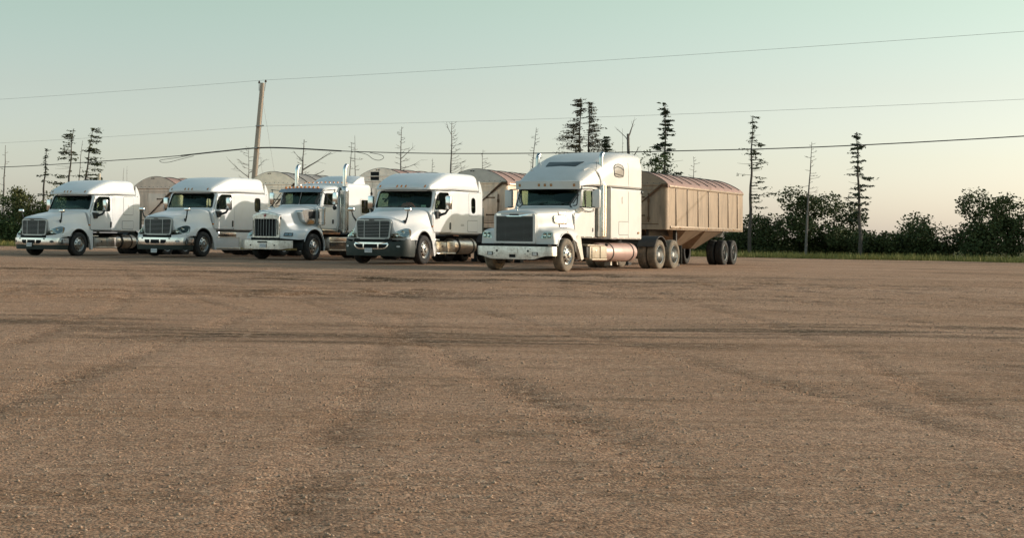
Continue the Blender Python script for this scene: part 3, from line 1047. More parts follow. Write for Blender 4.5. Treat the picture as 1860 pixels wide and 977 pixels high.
    # below the cab
    if cfg['skirt']:
        for s in (1, -1):
            k = ob('side_skirt', G().rbox(((-.88 + xb) / 2, s * 1.165, .615), (abs(xb + .88), .07, .70), .03), W, t)
            ob('skirt_gap', G().bb(xb + .02, -.90, s * 1.16, s * 1.198, .970, .985), M['gap'], k, False)
            ob('step_plate', G().rbox((-1.64, s * 1.19, .865), (1.25, .03, .19), .012), M['steel'], k)
            ob('step_edge', G().rbox((-1.70, s * 1.20, .762), (1.55, .05, .022), .01), M['alu'], k)
            ob('lower_step', G().rbox((-1.70, s * 1.205, .335), (1.60, .07, .045), .018), M['alu'], k)
            ob('skirt_gap', G().bb(-2.47, -2.455, s * 1.16, s * 1.2035, .28, .76), M['gap'], k, False)
    else:
        for s in (1, -1):
            b = ob('battery_box', G().rbox((-1.68, s * .95, .56), (1.40, .50, .44), .03).rbox((-1.10, s * .95, .815), (.34, .44, .06), .02), M['alu'], t)
            ob('box_step', G().rbox((-1.66, s * 1.21, .355), (1.42, .10, .05), .015), M['alu'], b)
            ob('box_step', G().rbox((-1.45, s * 1.19, .77), (.86, .09, .03), .012), M['chassis'], b)
            ob('box_cover', G().rbox((-1.36, s * 1.20, .56), (.66, .03, .34), .012), M['alu'], b)
            ob('box_cover', G().rbox((-2.05, s * 1.205, .57), (.58, .05, .40), .03), M['alu'], b)
            ob('latch', G().lathe([(.035, 1.215), (.03, 1.225), (0, 1.226)], 12, 'y', (-1.40, 0, .60)) if s > 0 else G().lathe([(.035, -1.215), (.03, -1.225), (0, -1.226)], 12, 'y', (-1.40, 0, .60)), M['chassis'], b)
            fuel_tank(t, -2.42, max(xb - .15, -4.35) if xb > -4 else -4.22, s, M['tankmetal'], (-2.72, -2.80, (-3.40 if xb > -4 else -3.95)))
    chassis(t, xb)
    worklights(t, xb + .0, 1.13, 2.50)
    if cfg.get('stack'):
        ob('exhaust_stack', G().tube([(xb - .22, -1.0, .9), (xb - .22, -1.0, 3.50)], .065, 14).tube([(xb - .22, -1.0, 1.0), (xb - .22, -1.0, 2.6)], .11, 14), M['dusty_box'], t)
    return t, cab, bvh
# ------------------------------------------------------------------ long sloped hood tractor with twin stacks and visor lights
def visor_tractor(loc, rz, label):
    t = empty('semi_truck', loc, rz, label=label, category='truck', group='white semi trucks parked in a row')
    W = M['white']
    HK = [(1.30, [(0, 1.71), (.32, 1.70), (.52, 1.635), (.560, 1.50), (.575, 1.20), (.60, .98), (.615, .86), (.62, .78)]),
          (1.16, [(0, 1.735), (.34, 1.725), (.56, 1.655), (.595, 1.50), (.605, 1.20), (.66, .97), (.80, .87), (.86, .76)]),
          (.98, [(0, 1.76), (.36, 1.75), (.60, 1.675), (.63, 1.50), (.64, 1.22), (.76, 1.02), (1.08, .945), (1.16, .74)]),
          (.5, [(0, 1.835), (.42, 1.825), (.67, 1.735), (.70, 1.52), (.715, 1.27), (.86, 1.12), (1.14, 1.04), (1.205, .76)]),
          (0.1, [(0, 1.90), (.46, 1.89), (.74, 1.79), (.77, 1.55), (.79, 1.34), (.92, 1.235), (1.14, 1.16), (1.22, .90)]),
          (-.25, [(0, 1.945), (.5, 1.935), (.80, 1.83), (.82, 1.57), (.85, 1.36), (.97, 1.26), (1.15, 1.18), (1.22, .90)]),
          (-.60, [(0, 1.98), (.54, 1.97), (.86, 1.87), (.875, 1.58), (.89, 1.36), (1.0, 1.22), (1.15, 1.10), (1.22, .85)])]
    ax, az, ar = -.06, .47, .66
    hg = hood_loft(HK, xs_hood(-.60, 1.30, ar, ax), .25, .55, 1.30, (ax, az, ar), .06)
    hb = bvh_of(hg)
    ob('hood', hg, W, t, True, 38)
    # rear of the front fender
    for s in (1, -1):
        rings = []
        for k in range(13):
            a = math.radians(128 + 62 * k / 12)
            u, v = math.cos(a), math.sin(a)
            w0 = .80
            rings.append([(ax + u * ar, s * w0, az + v * ar), (ax + u * ar, s * 1.215, az + v * ar), (ax + u * (ar + .05), s * 1.20, az + v * (ar + .05)), (ax + u * (ar + .07), s * (w0 + .2), az + v * (ar + .07)), (ax + u * (ar + .06), s * w0, az + v * (ar + .06))])
        ob('fender_tail', G().loft(rings), W, t, True, 50)
    wheel_well(t, ax, az, ar - .01, .60, 1.16)
    fender_lip(t, W, ax, az, ar + .004, 1.212, 18, 190, .016)
    # radiator shell: bright surround with vertical bars
    xn = 1.30
    fn = lambda u, v, q: (xn - .06 * (u / .6)**2 + q, u, v)
    go = rpoly([(-.60, .775), (.60, .775), (.575, 1.585), (.30, 1.64), (-.30, 1.64), (-.575, 1.585)], [.03, .03, .05, .1, .1, .05], 5)
    gi = rpoly([(-.495, .845), (.495, .845), (.50, 1.475), (-.50, 1.475)], .02, 3)
    gi2 = rpoly([(-.495, .845), (.495, .845), (.50, 1.475), (.30, 1.4755), (-.30, 1.4755), (-.50, 1.475)], [.02, .02, .02, .0, .0, .02], 5)
    gr = ob('grille', sheet(fn, lambda z: .50, .84, 1.48, .003, .010), M['dark'], t, False)
    ob('grille_frame', frame_ring(go, gi2, fn, -.06, .05), M['dirty_chrome'], gr, True, 30)
    for k in range(8):
        y = -.4375 + k * .125
        ob('grille_bar', G().loft([[fn(y - .007, z, .012), fn(y - .007, z, .045), fn(y + .007, z, .045), fn(y + .007, z, .012)] for z in (.846, 1.474)]), M['slat'], gr, False)
    for k in range(2):
        ob('grille_slot', G().prism(rrect(-.58 + 1.10 * k, .90, -.56 + 1.10 * k + .02, 1.42, .01), fn, .051, .053), M['gap'], gr, False)
    # hood nose trim
    rings = []
    for k in range(21):
        y = -.60 + 1.2 * k / 20
        z = 1.725 - .12 * (y / .6)**2
        x = 1.315 - .06 * (y / .6)**2
        rings.append([(x - .10, y, z + .012), (x + .028, y, z - .012), (x + .035, y, z - .065), (x - .02, y, z - .07)])
    ob('nose_trim', G().loft(rings), M['dirty_chrome'], t, True, 40)
    # badge: red and white crest
    bm_ = ob('hood_badge', G().prism(rpoly([(-.045, 1.655), (.045, 1.655), (.042, 1.585), (0, 1.55), (-.042, 1.585)], .012, 3), fn, .052, .072), M['red'], t, False)
    ob('badge_band', G().prism([(-.04, 1.63), (.04, 1.63), (.04, 1.615), (-.04, 1.615)], fn, .071, .075), M['plate'], bm_, False)
    ob('badge_pin', G().prism([(-.008, 1.55), (.008, 1.55), (.004, 1.48), (-.004, 1.48)], fn, .052, .06), M['red'], bm_, False)
    for s in (1, -1):
        # headlamp block set in the fender
        dd = Vector((-1, -s * .30, 0)).normalized()
        ol = rrect(.84, .865, 1.165, .985, .02)
        pts = [Vector((1.6, s * u, v)) for u, v in ol]
        hh = ob('headlight', patch(hb, pts, dd, .03, .04), M['gap'], t)
        for y0, y1 in ((.862, .99), (1.01, 1.145)):
            pts = [Vector((1.6, s * u, v)) for u, v in rrect(y0, .882, y1, .968, .02)]
            ob('reflector', patch(hb, pts, dd, .036, .004, (1, .5)), M['chrome'], hh)
            ob('lens', patch(hb, pts, dd, .044, .006, (1, .5)), M['lens'], hh)
        # recess plate under the lamp
        # hood latch
        h = cast(hb, (1.18, 2 * s, 1.56), (0, -s, 0))[0]
        ob('hood_latch', G().rbox(h + Vector((0, s * .012, -.03)), (.03, .03, .13), .01, Matrix.Rotation(.25, 3, 'Y')), M['chassis'], t)
        # intake box and air cleaner
        iy = .80
        g = G().prism(rpoly([(.42, 1.80), (-.45, 1.86), (-.45, 1.30), (.22, 1.36)], [.10, .03, .03, .12], 5), lambda u, v, q, s=s: (u, s * q, v), .66, .985)
        ib = ob('air_intake', g, M['steel'], t, True, 40)
        ob('intake_screen', G().prism(rpoly([(.02, 1.76), (-.40, 1.79), (-.40, 1.52), (.0, 1.50)], .03, 4), lambda u, v, q, s=s: (u, s * q, v), .984, .992), M['dark'], ib, False)
        ob('amber_reflector', G().prism(rpoly([(.12, 1.30), (-.28, 1.32), (-.30, 1.43), (-.05, 1.47)], .04, 4), lambda u, v, q, s=s: (u, s * q, v), .98, 1.03), M['amber_dim'], ib, False)
        ac = ob('air_cleaner', G().lathe([(0, 1.27), (.12, 1.275), (.145, 1.30), (.148, 1.84), (.155, 1.85), (.155, 1.90), (.14, 1.925), (.08, 1.94), (0, 1.94)], 28, 'z', (-.60, s * 1.13, 0)), M['chrome'], t, True, 30)
        for z in (1.36, 1.80):
            ob('strap', G().lathe([(.150, z - .02), (.156, z - .018), (.156, z + .018), (.150, z + .02)], 28, 'z', (-.60, s * 1.13, 0)), M['steel'], ac)
    # cab
    keys = [(-.62, (1.95, .90, .06, .98, 1.12)), (-.80, (2.02, .92, .06, .99, 1.12)), (-.84, (2.10, .92, .06, .99, 1.12)), (-1.0, (2.56, .93, .08, .995, 1.12)), (-1.06, (2.66, .94, .10, 1.0, 1.12)), (-1.5, (2.76, .96, .12, 1.0, 1.12)), (-2.02, (2.80, .97, .12, 1.0, 1.12))]
    xs = sorted([-.62, -.70, -.80, -.84, -.88, -.92, -.96, -1.0, -1.03, -1.06, -1.15, -1.3, -1.5, -1.7, -1.85, -2.02])
    outer = cab_loft(keys, xs, .05)
    bvh = bvh_of(outer)
    inner = cab_loft(keys, [x for x in xs if -1.98 < x < -.82] , .05, inset=.05, zbi=1.2)
    ws = [rpoly([(s * .02, 2.05), (s * .865, 2.05), (s * .83, 2.515), (s * .02, 2.515)], [.02, .06, .06, .02], 4) for s in (1, -1)]
    win = rpoly([(-.98, 2.03), (-1.10, 2.46), (-1.76, 2.47), (-1.76, 2.03)], [.04, .06, .06, .06], 5)
    cutters = [(inner, M['interior'])] + [(G().prism(w, lambda u, v, q: (q, u, v), -1.3, .2), M['seal']) for w in ws] + [(G().prism(win, lambda u, v, q: (u, q, v), -2, 2), M['seal'])]
    ob('cab', cut(outer, W, cutters), None, t)
    for w in ws:
        p = ob('windshield', patch(bvh, [(1, u, v) for u, v in grow(w, .006)], (-1, 0, 0), -.015, .006), M['glass'], t)
        seal(bvh, [(1, u, v) for u, v in w], (-1, 0, 0), .012, M['seal'], p, 'windshield_seal')
    for a, b in ((-.70, -.20), (.12, .62)):
        P = [cast(bvh, (1, a + (b - a) * k / 4, 2.05 + .10 * k), (-1, 0, 0))[0] + Vector((.02, 0, 0)) for k in range(5)]
        ob('wiper', G().tube(P, .009, 5), M['black'], t)
    interior(t, -.90, -2.0, 1.98, 1, -1.95, 'seat', .90)
    door_o = rpoly([(-.74, 1.17), (-.74, 1.85), (-1.0, 2.60), (-1.84, 2.62), (-1.84, 1.17)], [.05, .15, .06, .06, .05], 4)
    for s in (1, -1):
        d = ob('door', ring_patch(bvh, door_o, grow(win, .012), lambda u, v, s=s: (u, 2 * s, v), (0, -s, 0), .006), W, t)
        ob('door_gap', ring_patch(bvh, grow(door_o, .010), grow(door_o, -.01), lambda u, v, s=s: (u, 2 * s, v), (0, -s, 0), .002, .004), M['gap'], d)
        ob('door_window', patch(bvh, side(grow(win, .008), 2 * s), (0, -s, 0), -.02, .006), M['glass_dark'], d)
        seal(bvh, side(win, 2 * s), (0, -s, 0), .012, M['seal'], d)
        ob('vent_bar', G().bb(-1.225, -1.205, s * .945, s * .962, 2.04, 2.46), M['seal'], d, False)
        ob('door_handle', patch(bvh, side(rrect(-1.60, 1.34, -1.50, 1.50, .03), 2 * s), (0, -s, 0), .02, .02), M['black'], d)
        ob('kick_plate', G().rbox((-1.35, s * 1.0, 1.08), (1.05, .05, .10), .015), M['steel'], t)
        # grab rail at the rear of the door
        ob('grab_rail', G().tube([(-1.92, s * 1.02, 1.2), (-1.92, s * 1.08, 1.28), (-1.92, s * 1.08, 2.3), (-1.92, s * 1.02, 2.38)], .016, 8), M['steel'], t)
    # visor with a row of lamps
    rings = []
    for k in range(25):
        y = -.97 + 1.94 * k / 24
        e = (y / .97)**2
        x = -.70 - .10 * e
        rings.append([(x - .02, y, 2.500 - .015 * e), (x, y, 2.505 - .015 * e), (x - .16, y, 2.655 - .03 * e), (x - .19, y, 2.645 - .03 * e)])
    ob('sun_visor', G().loft(rings), M['steel'], t, True, 40)
    for k in range(9):
        y = -.72 + 1.44 * k / 8
        e = (y / .97)**2
        o = ob('roof_light', G().lathe([(.055, 0), (.055, .012), (.042, .05), (.022, .066), (0, .07)], 14, 'z'), M['amber'], t, loc=(-.90 - .08 * e, y, 2.66 - .03 * e + .005))
    # filler of the cab roof over the visor
    # sleeper
    sk = [(-2.30, (2.84, 1.02, .12, 1.06, 1.02)), (-2.42, (2.90, 1.08, .10, 1.12, 1.02)), (-2.50, (2.91, 1.09, .09, 1.125, 1.02)), (-3.9, (2.91, 1.09, .10, 1.125, 1.02)), (-4.02, (2.88, 1.07, .12, 1.11, 1.02)), (-4.10, (2.80, 1.02, .12, 1.07, 1.02))]
    xs = sorted([-2.30, -2.36, -2.42, -2.5, -2.8, -3.2, -3.6, -3.9, -3.96, -4.02, -4.06, -4.10])
    so = cab_loft(sk, xs, 0.0)
    sb = bvh_of(so)
    sw = rrect(-3.92, 1.76, -3.32, 2.28, .07)
    si = cab_loft(sk, [x for x in xs if -4.04 < x < -2.34], 0.0, inset=.05, zbi=1.1)
    ob('sleeper', cut(so, W, [(si, M['interior']), (G().prism(sw, lambda u, v, q: (u, q, v), -2, 2), M['seal'])]), None, t)
    for s in (1, -1):
        w = ob('sleeper_window', patch(sb, side(grow(sw, .008), 2 * s), (0, -s, 0), -.02, .006), M['glass_bronze'], t)
        ob('window_frame', ring_patch(sb, grow(sw, .055), grow(sw, -.005), lambda u, v, s=s: (u, 2 * s, v), (0, -s, 0), .014, .01), M['white_dusty'], w)
        ob('window_bar', G().bb(-3.61, -3.58, s * 1.075, s * 1.105, 1.77, 2.27), M['seal'], w, False)
        ob('window_bar', G().bb(-3.60, -3.34, s * 1.070, s * 1.10, 1.97, 2.0), M['seal'], w, False)
        ob('window_curtain', G().bb(-3.60, -3.32, s * .93, s * .95, 1.75, 2.30), M['tan'], w, False)
        seamed(t, sb, rrect(-3.9, 1.1, -3.3, 1.5, .05), s, 'baggage_door', W)
        # link between cab and sleeper
        ob('side_extender', G().rbox((-4.30, s * 1.07, 2.0), (.38, .03, 1.5), .012), M['bumper_plastic'], t)
    ob('cab_boot', G().bb(-2.36, -2.0, -.85, .85, 1.2, 2.72), M['chassis'], t, False)
    for k in range(11):
        y = -.95 + 1.9 * k / 10
        ob('roof_light', G().lathe([(.045, 0), (.045, .010), (.036, .042), (.018, .056), (0, .06)], 12, 'z'), M['amber'], t, loc=(-2.50, y, 2.90 - .03 * (y / .97)**2))
    # roof deflector: curved front shell, open behind, with side cheeks
    rings = []
    for k in range(9):
        x = -2.78 - .90 * k / 8
        z = 2.885 + .335 * math.sin(PI / 2 * k / 8)
        hw = .97 - .06 * k / 8
        rings.append([(x + (-.10 * (abs(y) / hw)**3), y, max(2.86, z - .05 * (y / hw)**4)) for y in [hw * (-1 + 2 * j / 16) for j in range(17)]])
    g = G().loft(rings, closed=False, caps=False)
    for s in (1, -1):
        P = [(-2.88 - .90 * k / 8, 2.885 + .335 * math.sin(PI / 2 * k / 8) - .05) for k in range(9)]
        g.prism([(-2.85, 2.86)] + P + [(-3.86, 2.86)], lambda u, v, q, s=s: (u, s * q, v), .90, .925)
    ob('roof_deflector', g, W, t, True, 50)
    # stacks
    for s in (1, -1):
        y = s * 1.10
        st = ob('exhaust_stack', G().tube([(-2.16, y, 2.55), (-2.16, y, 3.34)] + [(-2.16 - .26 * (1 - math.cos(a)), y, 3.34 + .26 * math.sin(a)) for a in (.25, .5, .75, 1.0)], .075, 18), M['chrome'], t)
        ob('muffler', G().lathe([(0, .98), (.10, .985), (.135, 1.02), (.135, 2.66), (.10, 2.74), (.08, 2.76)], 24, 'z', (-2.16, y, 0)), M['steel'], st)
        g = G()
        for k in range(14):
            a = PI * k / 13 - PI / 2
            g.cyl((-2.16 + .16 * math.cos(a + s * PI / 2 - s * .6), y + .16 * math.sin(a + s * PI / 2 - s * .6) * 1, 1.1), (-2.16 + .16 * math.cos(a + s * PI / 2 - s * .6), y + .16 * math.sin(a + s * PI / 2 - s * .6), 2.6), .012, 5)
        ob('heat_guard', g, M['chrome'], st)
    # mirrors on tubular brackets
    for s in (1, -1):
        y = 1.42
        g = G().tube([(-1.0, s * .95, 2.56), (-1.02, s * (y + .05), 2.60)], .014, 6).tube([(-.98, s * .97, 1.99), (-1.02, s * (y + .05), 1.97)], .016, 6)
        g.tube([(-1.02, s * y, 2.62), (-1.02, s * y, 1.93)], .016, 6).tube([(-1.02, s * y, 1.98), (-.96, s * .97, 2.48)], .014, 6)
        g.tube([(-1.02, s * y, 1.98), (-1.40, s * .97, 2.0)], .012, 6)
        dm = ob('door_mirror', g, M['black'], t)
        ob('mirror_shell', G().rbox((-1.03, s * (y + .02), 2.27), (.07, .20, .46), .03), M['chrome'], dm)
        ob('mirror_glass', G().rbox((-1.068, s * (y + .02), 2.28), (.006, .17, .38), .002), M['mirror_glass'], dm)
        ob('convex_mirror', G().lathe([(0, -1.07), (.07, -1.05), (.085, -1.0), (.05, -.965), (0, -.955)], 20, 'x', (0, s * (y + .02), 1.93)), M['black'], dm)
    # bumper
    bp = Path([(1.52, 0), (1.52, .4), (1.52, .70), (1.50, .78), (1.40, .95), (1.24, 1.17), (1.235, 1.175)])
    bu = ob('bumper', bp.band(-bp.L, bp.L, lambda a: .385 + .05 * smooth01((abs(a) - .78) / .4), .705, 0, .05, 60, 4, bow=.012, zc=.55), M['dirty_chrome'], t, True, 40)
    f2 = lambda u, v, q: bp.pt(u, v, q, .012, .55)
    ob('bumper_slot', G().prism(rrect(-.20, .615, .24, .665, .015), f2, .002, .007), M['dark'], bu, False)
    for y in (-.50, .56):
        ob('tow_hole', G().prism([(y + .03 * math.cos(a), .525 + .03 * math.sin(a)) for a in [2 * PI * k / 14 for k in range(14)]], f2, .002, .007), M['dark'], bu, False)
        ob('bolt', G().prism([(y + .012 * math.cos(a), .43 + .012 * math.sin(a)) for a in [2 * PI * k / 8 for k in range(8)]], f2, .002, .010), M['chassis'], bu, False)
    licence_plate(t, (1.545, .06, .515), (1, 0, 0))
    ob('bumper_skirt', G().bb(.9, 1.30, .55, 1.12, .36, .43).bb(.9, 1.30, -1.12, -.55, .36, .43), mat('worn_brass_bracket', (.26, .20, .08), .5, .3), t, False)
    ob('grille_gap', G().bb(1.0, 1.36, -.60, .60, .70, .80), M['dark'], t, False)
    for s in (1, -1):
        b = ob('battery_box', G().rbox((-1.75, s * .95, .60), (1.40, .50, .50), .03), M['steel'], t)
        ob('box_step', G().rbox((-1.70, s * 1.19, .36), (1.35, .10, .05), .015), M['alu'], b)
        ob('box_step', G().rbox((-1.70, s * 1.19, .66), (1.35, .07, .04), .015), M['alu'], b)
        fuel_tank(t, -2.5, -4.1, s, M['tankmetal'], (-2.8, -3.8))
    chassis(t, -4.1)
    worklights(t, -4.02, 1.05, 2.55)
    return t
# ------------------------------------------------------------------ nearest tractor: tall roof sleeper, square hood, thin-bar grille
def tall_tractor(loc, rz, label):
    t = empty('semi_truck', loc, rz, label=label, category='truck', group='white semi trucks parked in a row')
    W = M['white_big']
    HK = [(.92, [(0, 1.70), (.40, 1.695), (.60, 1.65), (.645, 1.57), (.655, 1.25), (.665, 1.0), (.67, .88), (.68, .79)]),
          (.86, [(0, 1.745), (.42, 1.735), (.625, 1.685), (.67, 1.57), (.68, 1.26), (.70, 1.0), (.80, .90), (.86, .79)]),
          (.79, [(0, 1.755), (.42, 1.745), (.64, 1.69), (.68, 1.57), (.69, 1.30), (.78, 1.17), (1.10, 1.13), (1.17, .79)]),
          (.55, [(0, 1.775), (.44, 1.765), (.68, 1.71), (.73, 1.57), (.75, 1.32), (.83, 1.215), (1.13, 1.175), (1.215, .79)]),
          (.2, [(0, 1.80), (.47, 1.79), (.76, 1.735), (.81, 1.58), (.83, 1.35), (.90, 1.25), (1.14, 1.215), (1.225, .95)]),
          (-.3, [(0, 1.84), (.52, 1.83), (.86, 1.77), (.92, 1.60), (.94, 1.36), (1.0, 1.25), (1.15, 1.20), (1.225, .95)]),
          (-.78, [(0, 1.875), (.56, 1.865), (.95, 1.80), (1.02, 1.62), (1.05, 1.38), (1.09, 1.22), (1.17, 1.12), (1.215, .80)])]
    ax, az, ar = .02, .49, .63
    hg = hood_loft(HK, xs_hood(-.78, .92, ar, ax), .10, .6, .92, (ax, az, ar), .06)
    hb = bvh_of(hg)
    ob('hood', hg, W, t, True, 38)
    wheel_well(t, ax, az, ar - .01, .62, 1.17)
    fender_lip(t, W, ax, az, ar + .003, 1.214, 22, 172, .015)
    fn = lambda u, v, q: (.925 - .02 * (u / .6)**2 + q, u, v)
    go = rpoly([(-.665, .80), (.665, .80), (.665, 1.655), (.40, 1.70), (-.40, 1.70), (-.665, 1.655)], [.03, .03, .08, .1, .1, .08], 5)
    gi = rpoly([(-.595, .855), (.595, .855), (.595, 1.575), (-.595, 1.575)], .02, 5)
    gi2 = rpoly([(-.595, .855), (.595, .855), (.595, 1.575), (.2, 1.5752), (-.2, 1.5752), (-.595, 1.575)], [.02, .02, .02, 0, 0, .02], 5)
    gr = ob('grille', sheet(fn, lambda z: .597, .853, 1.577, .003, .009), M['dark'], t, False)
    ob('grille_frame', frame_ring(go, gi2, fn, -.05, .04), W, gr, True, 30)
    for k in range(22):
        z = .870 + k * .0326
        ob('grille_slat', G().loft([[fn(y, z - .004, .012), fn(y, z - .005, .030), fn(y, z + .004, .030), fn(y, z + .006, .012)] for y in (-.594, -.3, 0, .3, .594)]), M['slat_bright'], gr, False)
    for y in (-.30, .30):
        ob('grille_bar', G().loft([[fn(y - .008, z, .006), fn(y - .008, z, .011), fn(y + .008, z, .011), fn(y + .008, z, .006)] for z in (.86, 1.57)]), M['chassis'], gr, False)
    ob('grille_crown', G().prism(rpoly([(-.60, 1.655), (.60, 1.655), (.56, 1.595), (.28, 1.595), (.22, 1.572), (-.22, 1.572), (-.28, 1.595), (-.56, 1.595)], [.02, .02, .02, .03, .01, .01, .03, .02], 3), fn, .038, .048), M['chrome'], gr, False)
    ob('hood_badge', G().prism(rrect(-.15, 1.605, .15, 1.645, .018), fn, .047, .054), M['badge'], gr, False)
    o = G().lathe([(.035, 1.755), (.03, 1.78), (.02, 1.79), (.036, 1.80), (.046, 1.825), (.038, 1.85), (.0, 1.862)], 16, 'z', (.80, 0, 0))
    ob('hood_ornament', o, M['chrome'], t)
    for s in (1, -1):
        dd = Vector((-1, -s * .22, 0)).normalized()
        ol = rpoly([(.765, .935), (1.10, .955), (1.16, 1.135), (.86, 1.135)], [.05, .05, .06, .05], 4)
        pts = [Vector((1.6, s * u + s * .20, v)) for u, v in ol]
        pts = [Vector((1.6, s * u, v)) - dd * 0 for u, v in ol]
        pts = [Vector((.80, s * u, v)) - dd * .7 for u, v in ol]
        hh = ob('headlight', patch(hb, pts, dd, .012, .04), M['alu'], t)
        for yc in (.905, 1.04):
            pts = [Vector((.80, s * u, v)) - dd * .7 for u, v in rpoly([(yc - .06, .965), (yc + .045, .968), (yc + .06, 1.11), (yc - .045, 1.11)], .02, 3)]
            ob('lamp_bowl', patch(hb, pts, dd, .016, .004, (1, .5)), M['seal'], hh)
            h = cast(hb, Vector((.80, s * yc, 1.04)) - dd * .7, dd)
            r = ob('reflector', G().lathe([(.045, .018), (.040, .010), (.020, .004), (0, .003)], 16, 'z'), M['chrome'], hh)
            r.matrix_local = facing(h[0] - dd * .018, -dd)
        pts = [Vector((.80, s * u, v)) - dd * .7 for u, v in grow(ol, -.008)]
        ob('lens', patch(hb, pts, dd, .040, .02), M['lens'], hh)
        # lower fender trim
        # louvred air intake on the hood side
        io = rpoly([(.13, 1.565), (.10, 1.45), (.04, 1.405), (-.36, 1.405), (-.40, 1.45), (-.40, 1.575), (-.36, 1.61), (.06, 1.61)], .03, 4)
        bk = rpoly([(.08, 1.73), (-.46, 1.73), (-.52, 1.28), (.0, 1.28)], .05, 4)
        ai = ob('air_intake', patch(hb, side(rpoly([(-.12, 1.735), (-.44, 1.735), (-.44, 1.27), (-.12, 1.27)], .03, 4), 2 * s), (0, -s, 0), .012, .02), M['seal'], t)
        ob('intake_back', patch(hb, side(io, 2 * s), (0, -s, 0), .022, .02), M['dark'], ai)
        seal(hb, side(io, 2 * s), (0, -s, 0), .018, M['chrome'], ai, 'intake_frame', .028)
        for k in range(4):
            z = 1.45 + k * .040
            P = [cast(hb, (x, 2 * s, z), (0, -s, 0))[0] + Vector((0, s * .036, 0)) for x in (.08, -.04, -.16, -.28, -.38)]
            ob('louvre', G().tube(P, .005, 6), M['alu'], ai)
        for z in (1.30, 1.345, 1.665, 1.71):
            P = [cast(hb, (x, 2 * s, z), (0, -s, 0))[0] + Vector((0, s * .022, 0)) for x in (-.13, -.28, -.43)]
            ob('louvre', G().tube(P, .006, 6), M['alu'], ai)
        ob('side_marker', patch(hb, side([(-.12 + .025 * math.cos(a), 1.14 + .02 * math.sin(a)) for a in [2 * PI * k / 12 for k in range(12)]], 2 * s), (0, -s, 0), .015, .012, (1, .6)), M['amber_dim'], t)
        ol = [(-.63, .90), (-.74, 1.06), (-.95, 1.06), (-1.18, .36), (-1.02, .33), (-.86, .60)]
        ob('arch_skirt', G().prism(rpoly(ol, .03, 3), lambda u, v, q, s=s: (u, s * q, v), 1.10, 1.205), M['white_dusty'], t)
    # cab and sleeper shell
    keys = [(-.80, (1.82, 1.0, .08, 1.07, .99)), (-.95, (1.86, 1.02, .08, 1.08, .99)), (-1.08, (1.90, 1.05, .08, 1.09, .99)), (-1.36, (2.48, 1.06, .07, 1.095, .985)), (-1.42, (2.55, 1.06, .06, 1.095, .985)), (-2.18, (2.56, 1.08, .05, 1.10, .98)), (-2.26, (2.56, 1.06, .05, .90, .98)),
            (-3.04, (2.56, 1.10, .05, .90, .97)), (-3.10, (2.56, 1.20, .04, 1.205, .965)), (-5.46, (2.56, 1.205, .04, 1.21, .96)), (-5.52, (2.56, 1.18, .04, 1.185, .96))]
    xs = sorted([-.80, -.88, -.95, -1.02, -1.08, -1.15, -1.22, -1.29, -1.36, -1.42, -1.55, -1.8, -2.0, -2.17, -2.19, -2.245, -2.26, -2.5, -2.8, -3.03, -3.05, -3.085, -3.11] + list(np.linspace(-3.3, -5.46, 10)) + [-5.49, -5.52])
    outer = cab_loft(keys, xs, .12, -2.4, -1.4)
    bvh = bvh_of(outer)
    ik = [(-.95, (1.86, 1.0, .08, 1.05, .99)), (-1.08, (1.90, 1.03, .08, 1.06, .99)), (-1.36, (2.48, 1.04, .07, 1.06, .985)), (-1.42, (2.55, 1.04, .06, 1.07, .985)), (-2.10, (2.55, 1.04, .05, 1.07, .985)), (-2.2, (2.55, .9, .05, .9, .985)), (-5.4, (2.55, .9, .05, .9, .98))]
    inner = cab_loft(ik, [x for x in xs if -5.4 < x < -1.1], .12, -2.4, -1.4, inset=.05, zbi=1.12)
    ws = rpoly([(-1.0, 1.935), (1.0, 1.935), (.955, 2.44), (-.955, 2.44)], [.06, .06, .09, .09], 5)
    win = rpoly([(-1.28, 1.90), (-1.42, 2.41), (-2.06, 2.42), (-2.06, 1.90)], [.05, .08, .07, .07], 6)
    ob('cab', cut(outer, W, [(inner, M['interior']), (G().prism(ws, lambda u, v, q: (q, u, v), -1.75, .2), M['seal']), (G().prism(win, lambda u, v, q: (u, q, v), -2, 2), M['seal'])]), None, t)
    p = ob('windshield', patch(bvh, [(1, u, v) for u, v in grow(ws, .01)], (-1, 0, 0), -.018, .006, (1, .8, .6, .4, .2)), M['glass'], t)
    seal(bvh, [(1, u, v) for u, v in ws], (-1, 0, 0), .018, M['seal'], p, 'windshield_seal')
    for a, b in ((-.78, .05), (.08, .85)):
        P = [cast(bvh, (1, a + (b - a) * k / 5, 1.95 + .02 * k), (-1, 0, 0))[0] + Vector((.02, 0, 0)) for k in range(6)]
        ob('wiper', G().tube(P, .009, 5), M['black'], t)
    interior(t, -1.20, -5.4, 1.85, 1, -2.35, 'seat', .98)
    door_o = rpoly([(-.82, 1.03), (-.82, 1.60), (-1.06, 1.90), (-1.36, 2.49), (-2.13, 2.50), (-2.13, 1.02)], [.05, .1, .15, .08, .06, .05], 5)
    for s in (1, -1):
        d = ob('door', ring_patch(bvh, door_o, grow(win, .012), lambda u, v, s=s: (u, 2 * s, v), (0, -s, 0), .006), W, t)
        ob('door_gap', ring_patch(bvh, grow(door_o, .010), grow(door_o, -.01), lambda u, v, s=s: (u, 2 * s, v), (0, -s, 0), .002, .004), M['gap'], d)
        ob('door_window', patch(bvh, side(grow(win, .008), 2 * s), (0, -s, 0), -.022, .006), M['glass_dark'], d)
        seal(bvh, side(win, 2 * s), (0, -s, 0), .014, M['white'], d, 'window_seal', -.002)
        ob('vent_bar', G().bb(-1.60, -1.57, s * 1.06, s * 1.08, 1.91, 2.41), M['seal'], d, False)
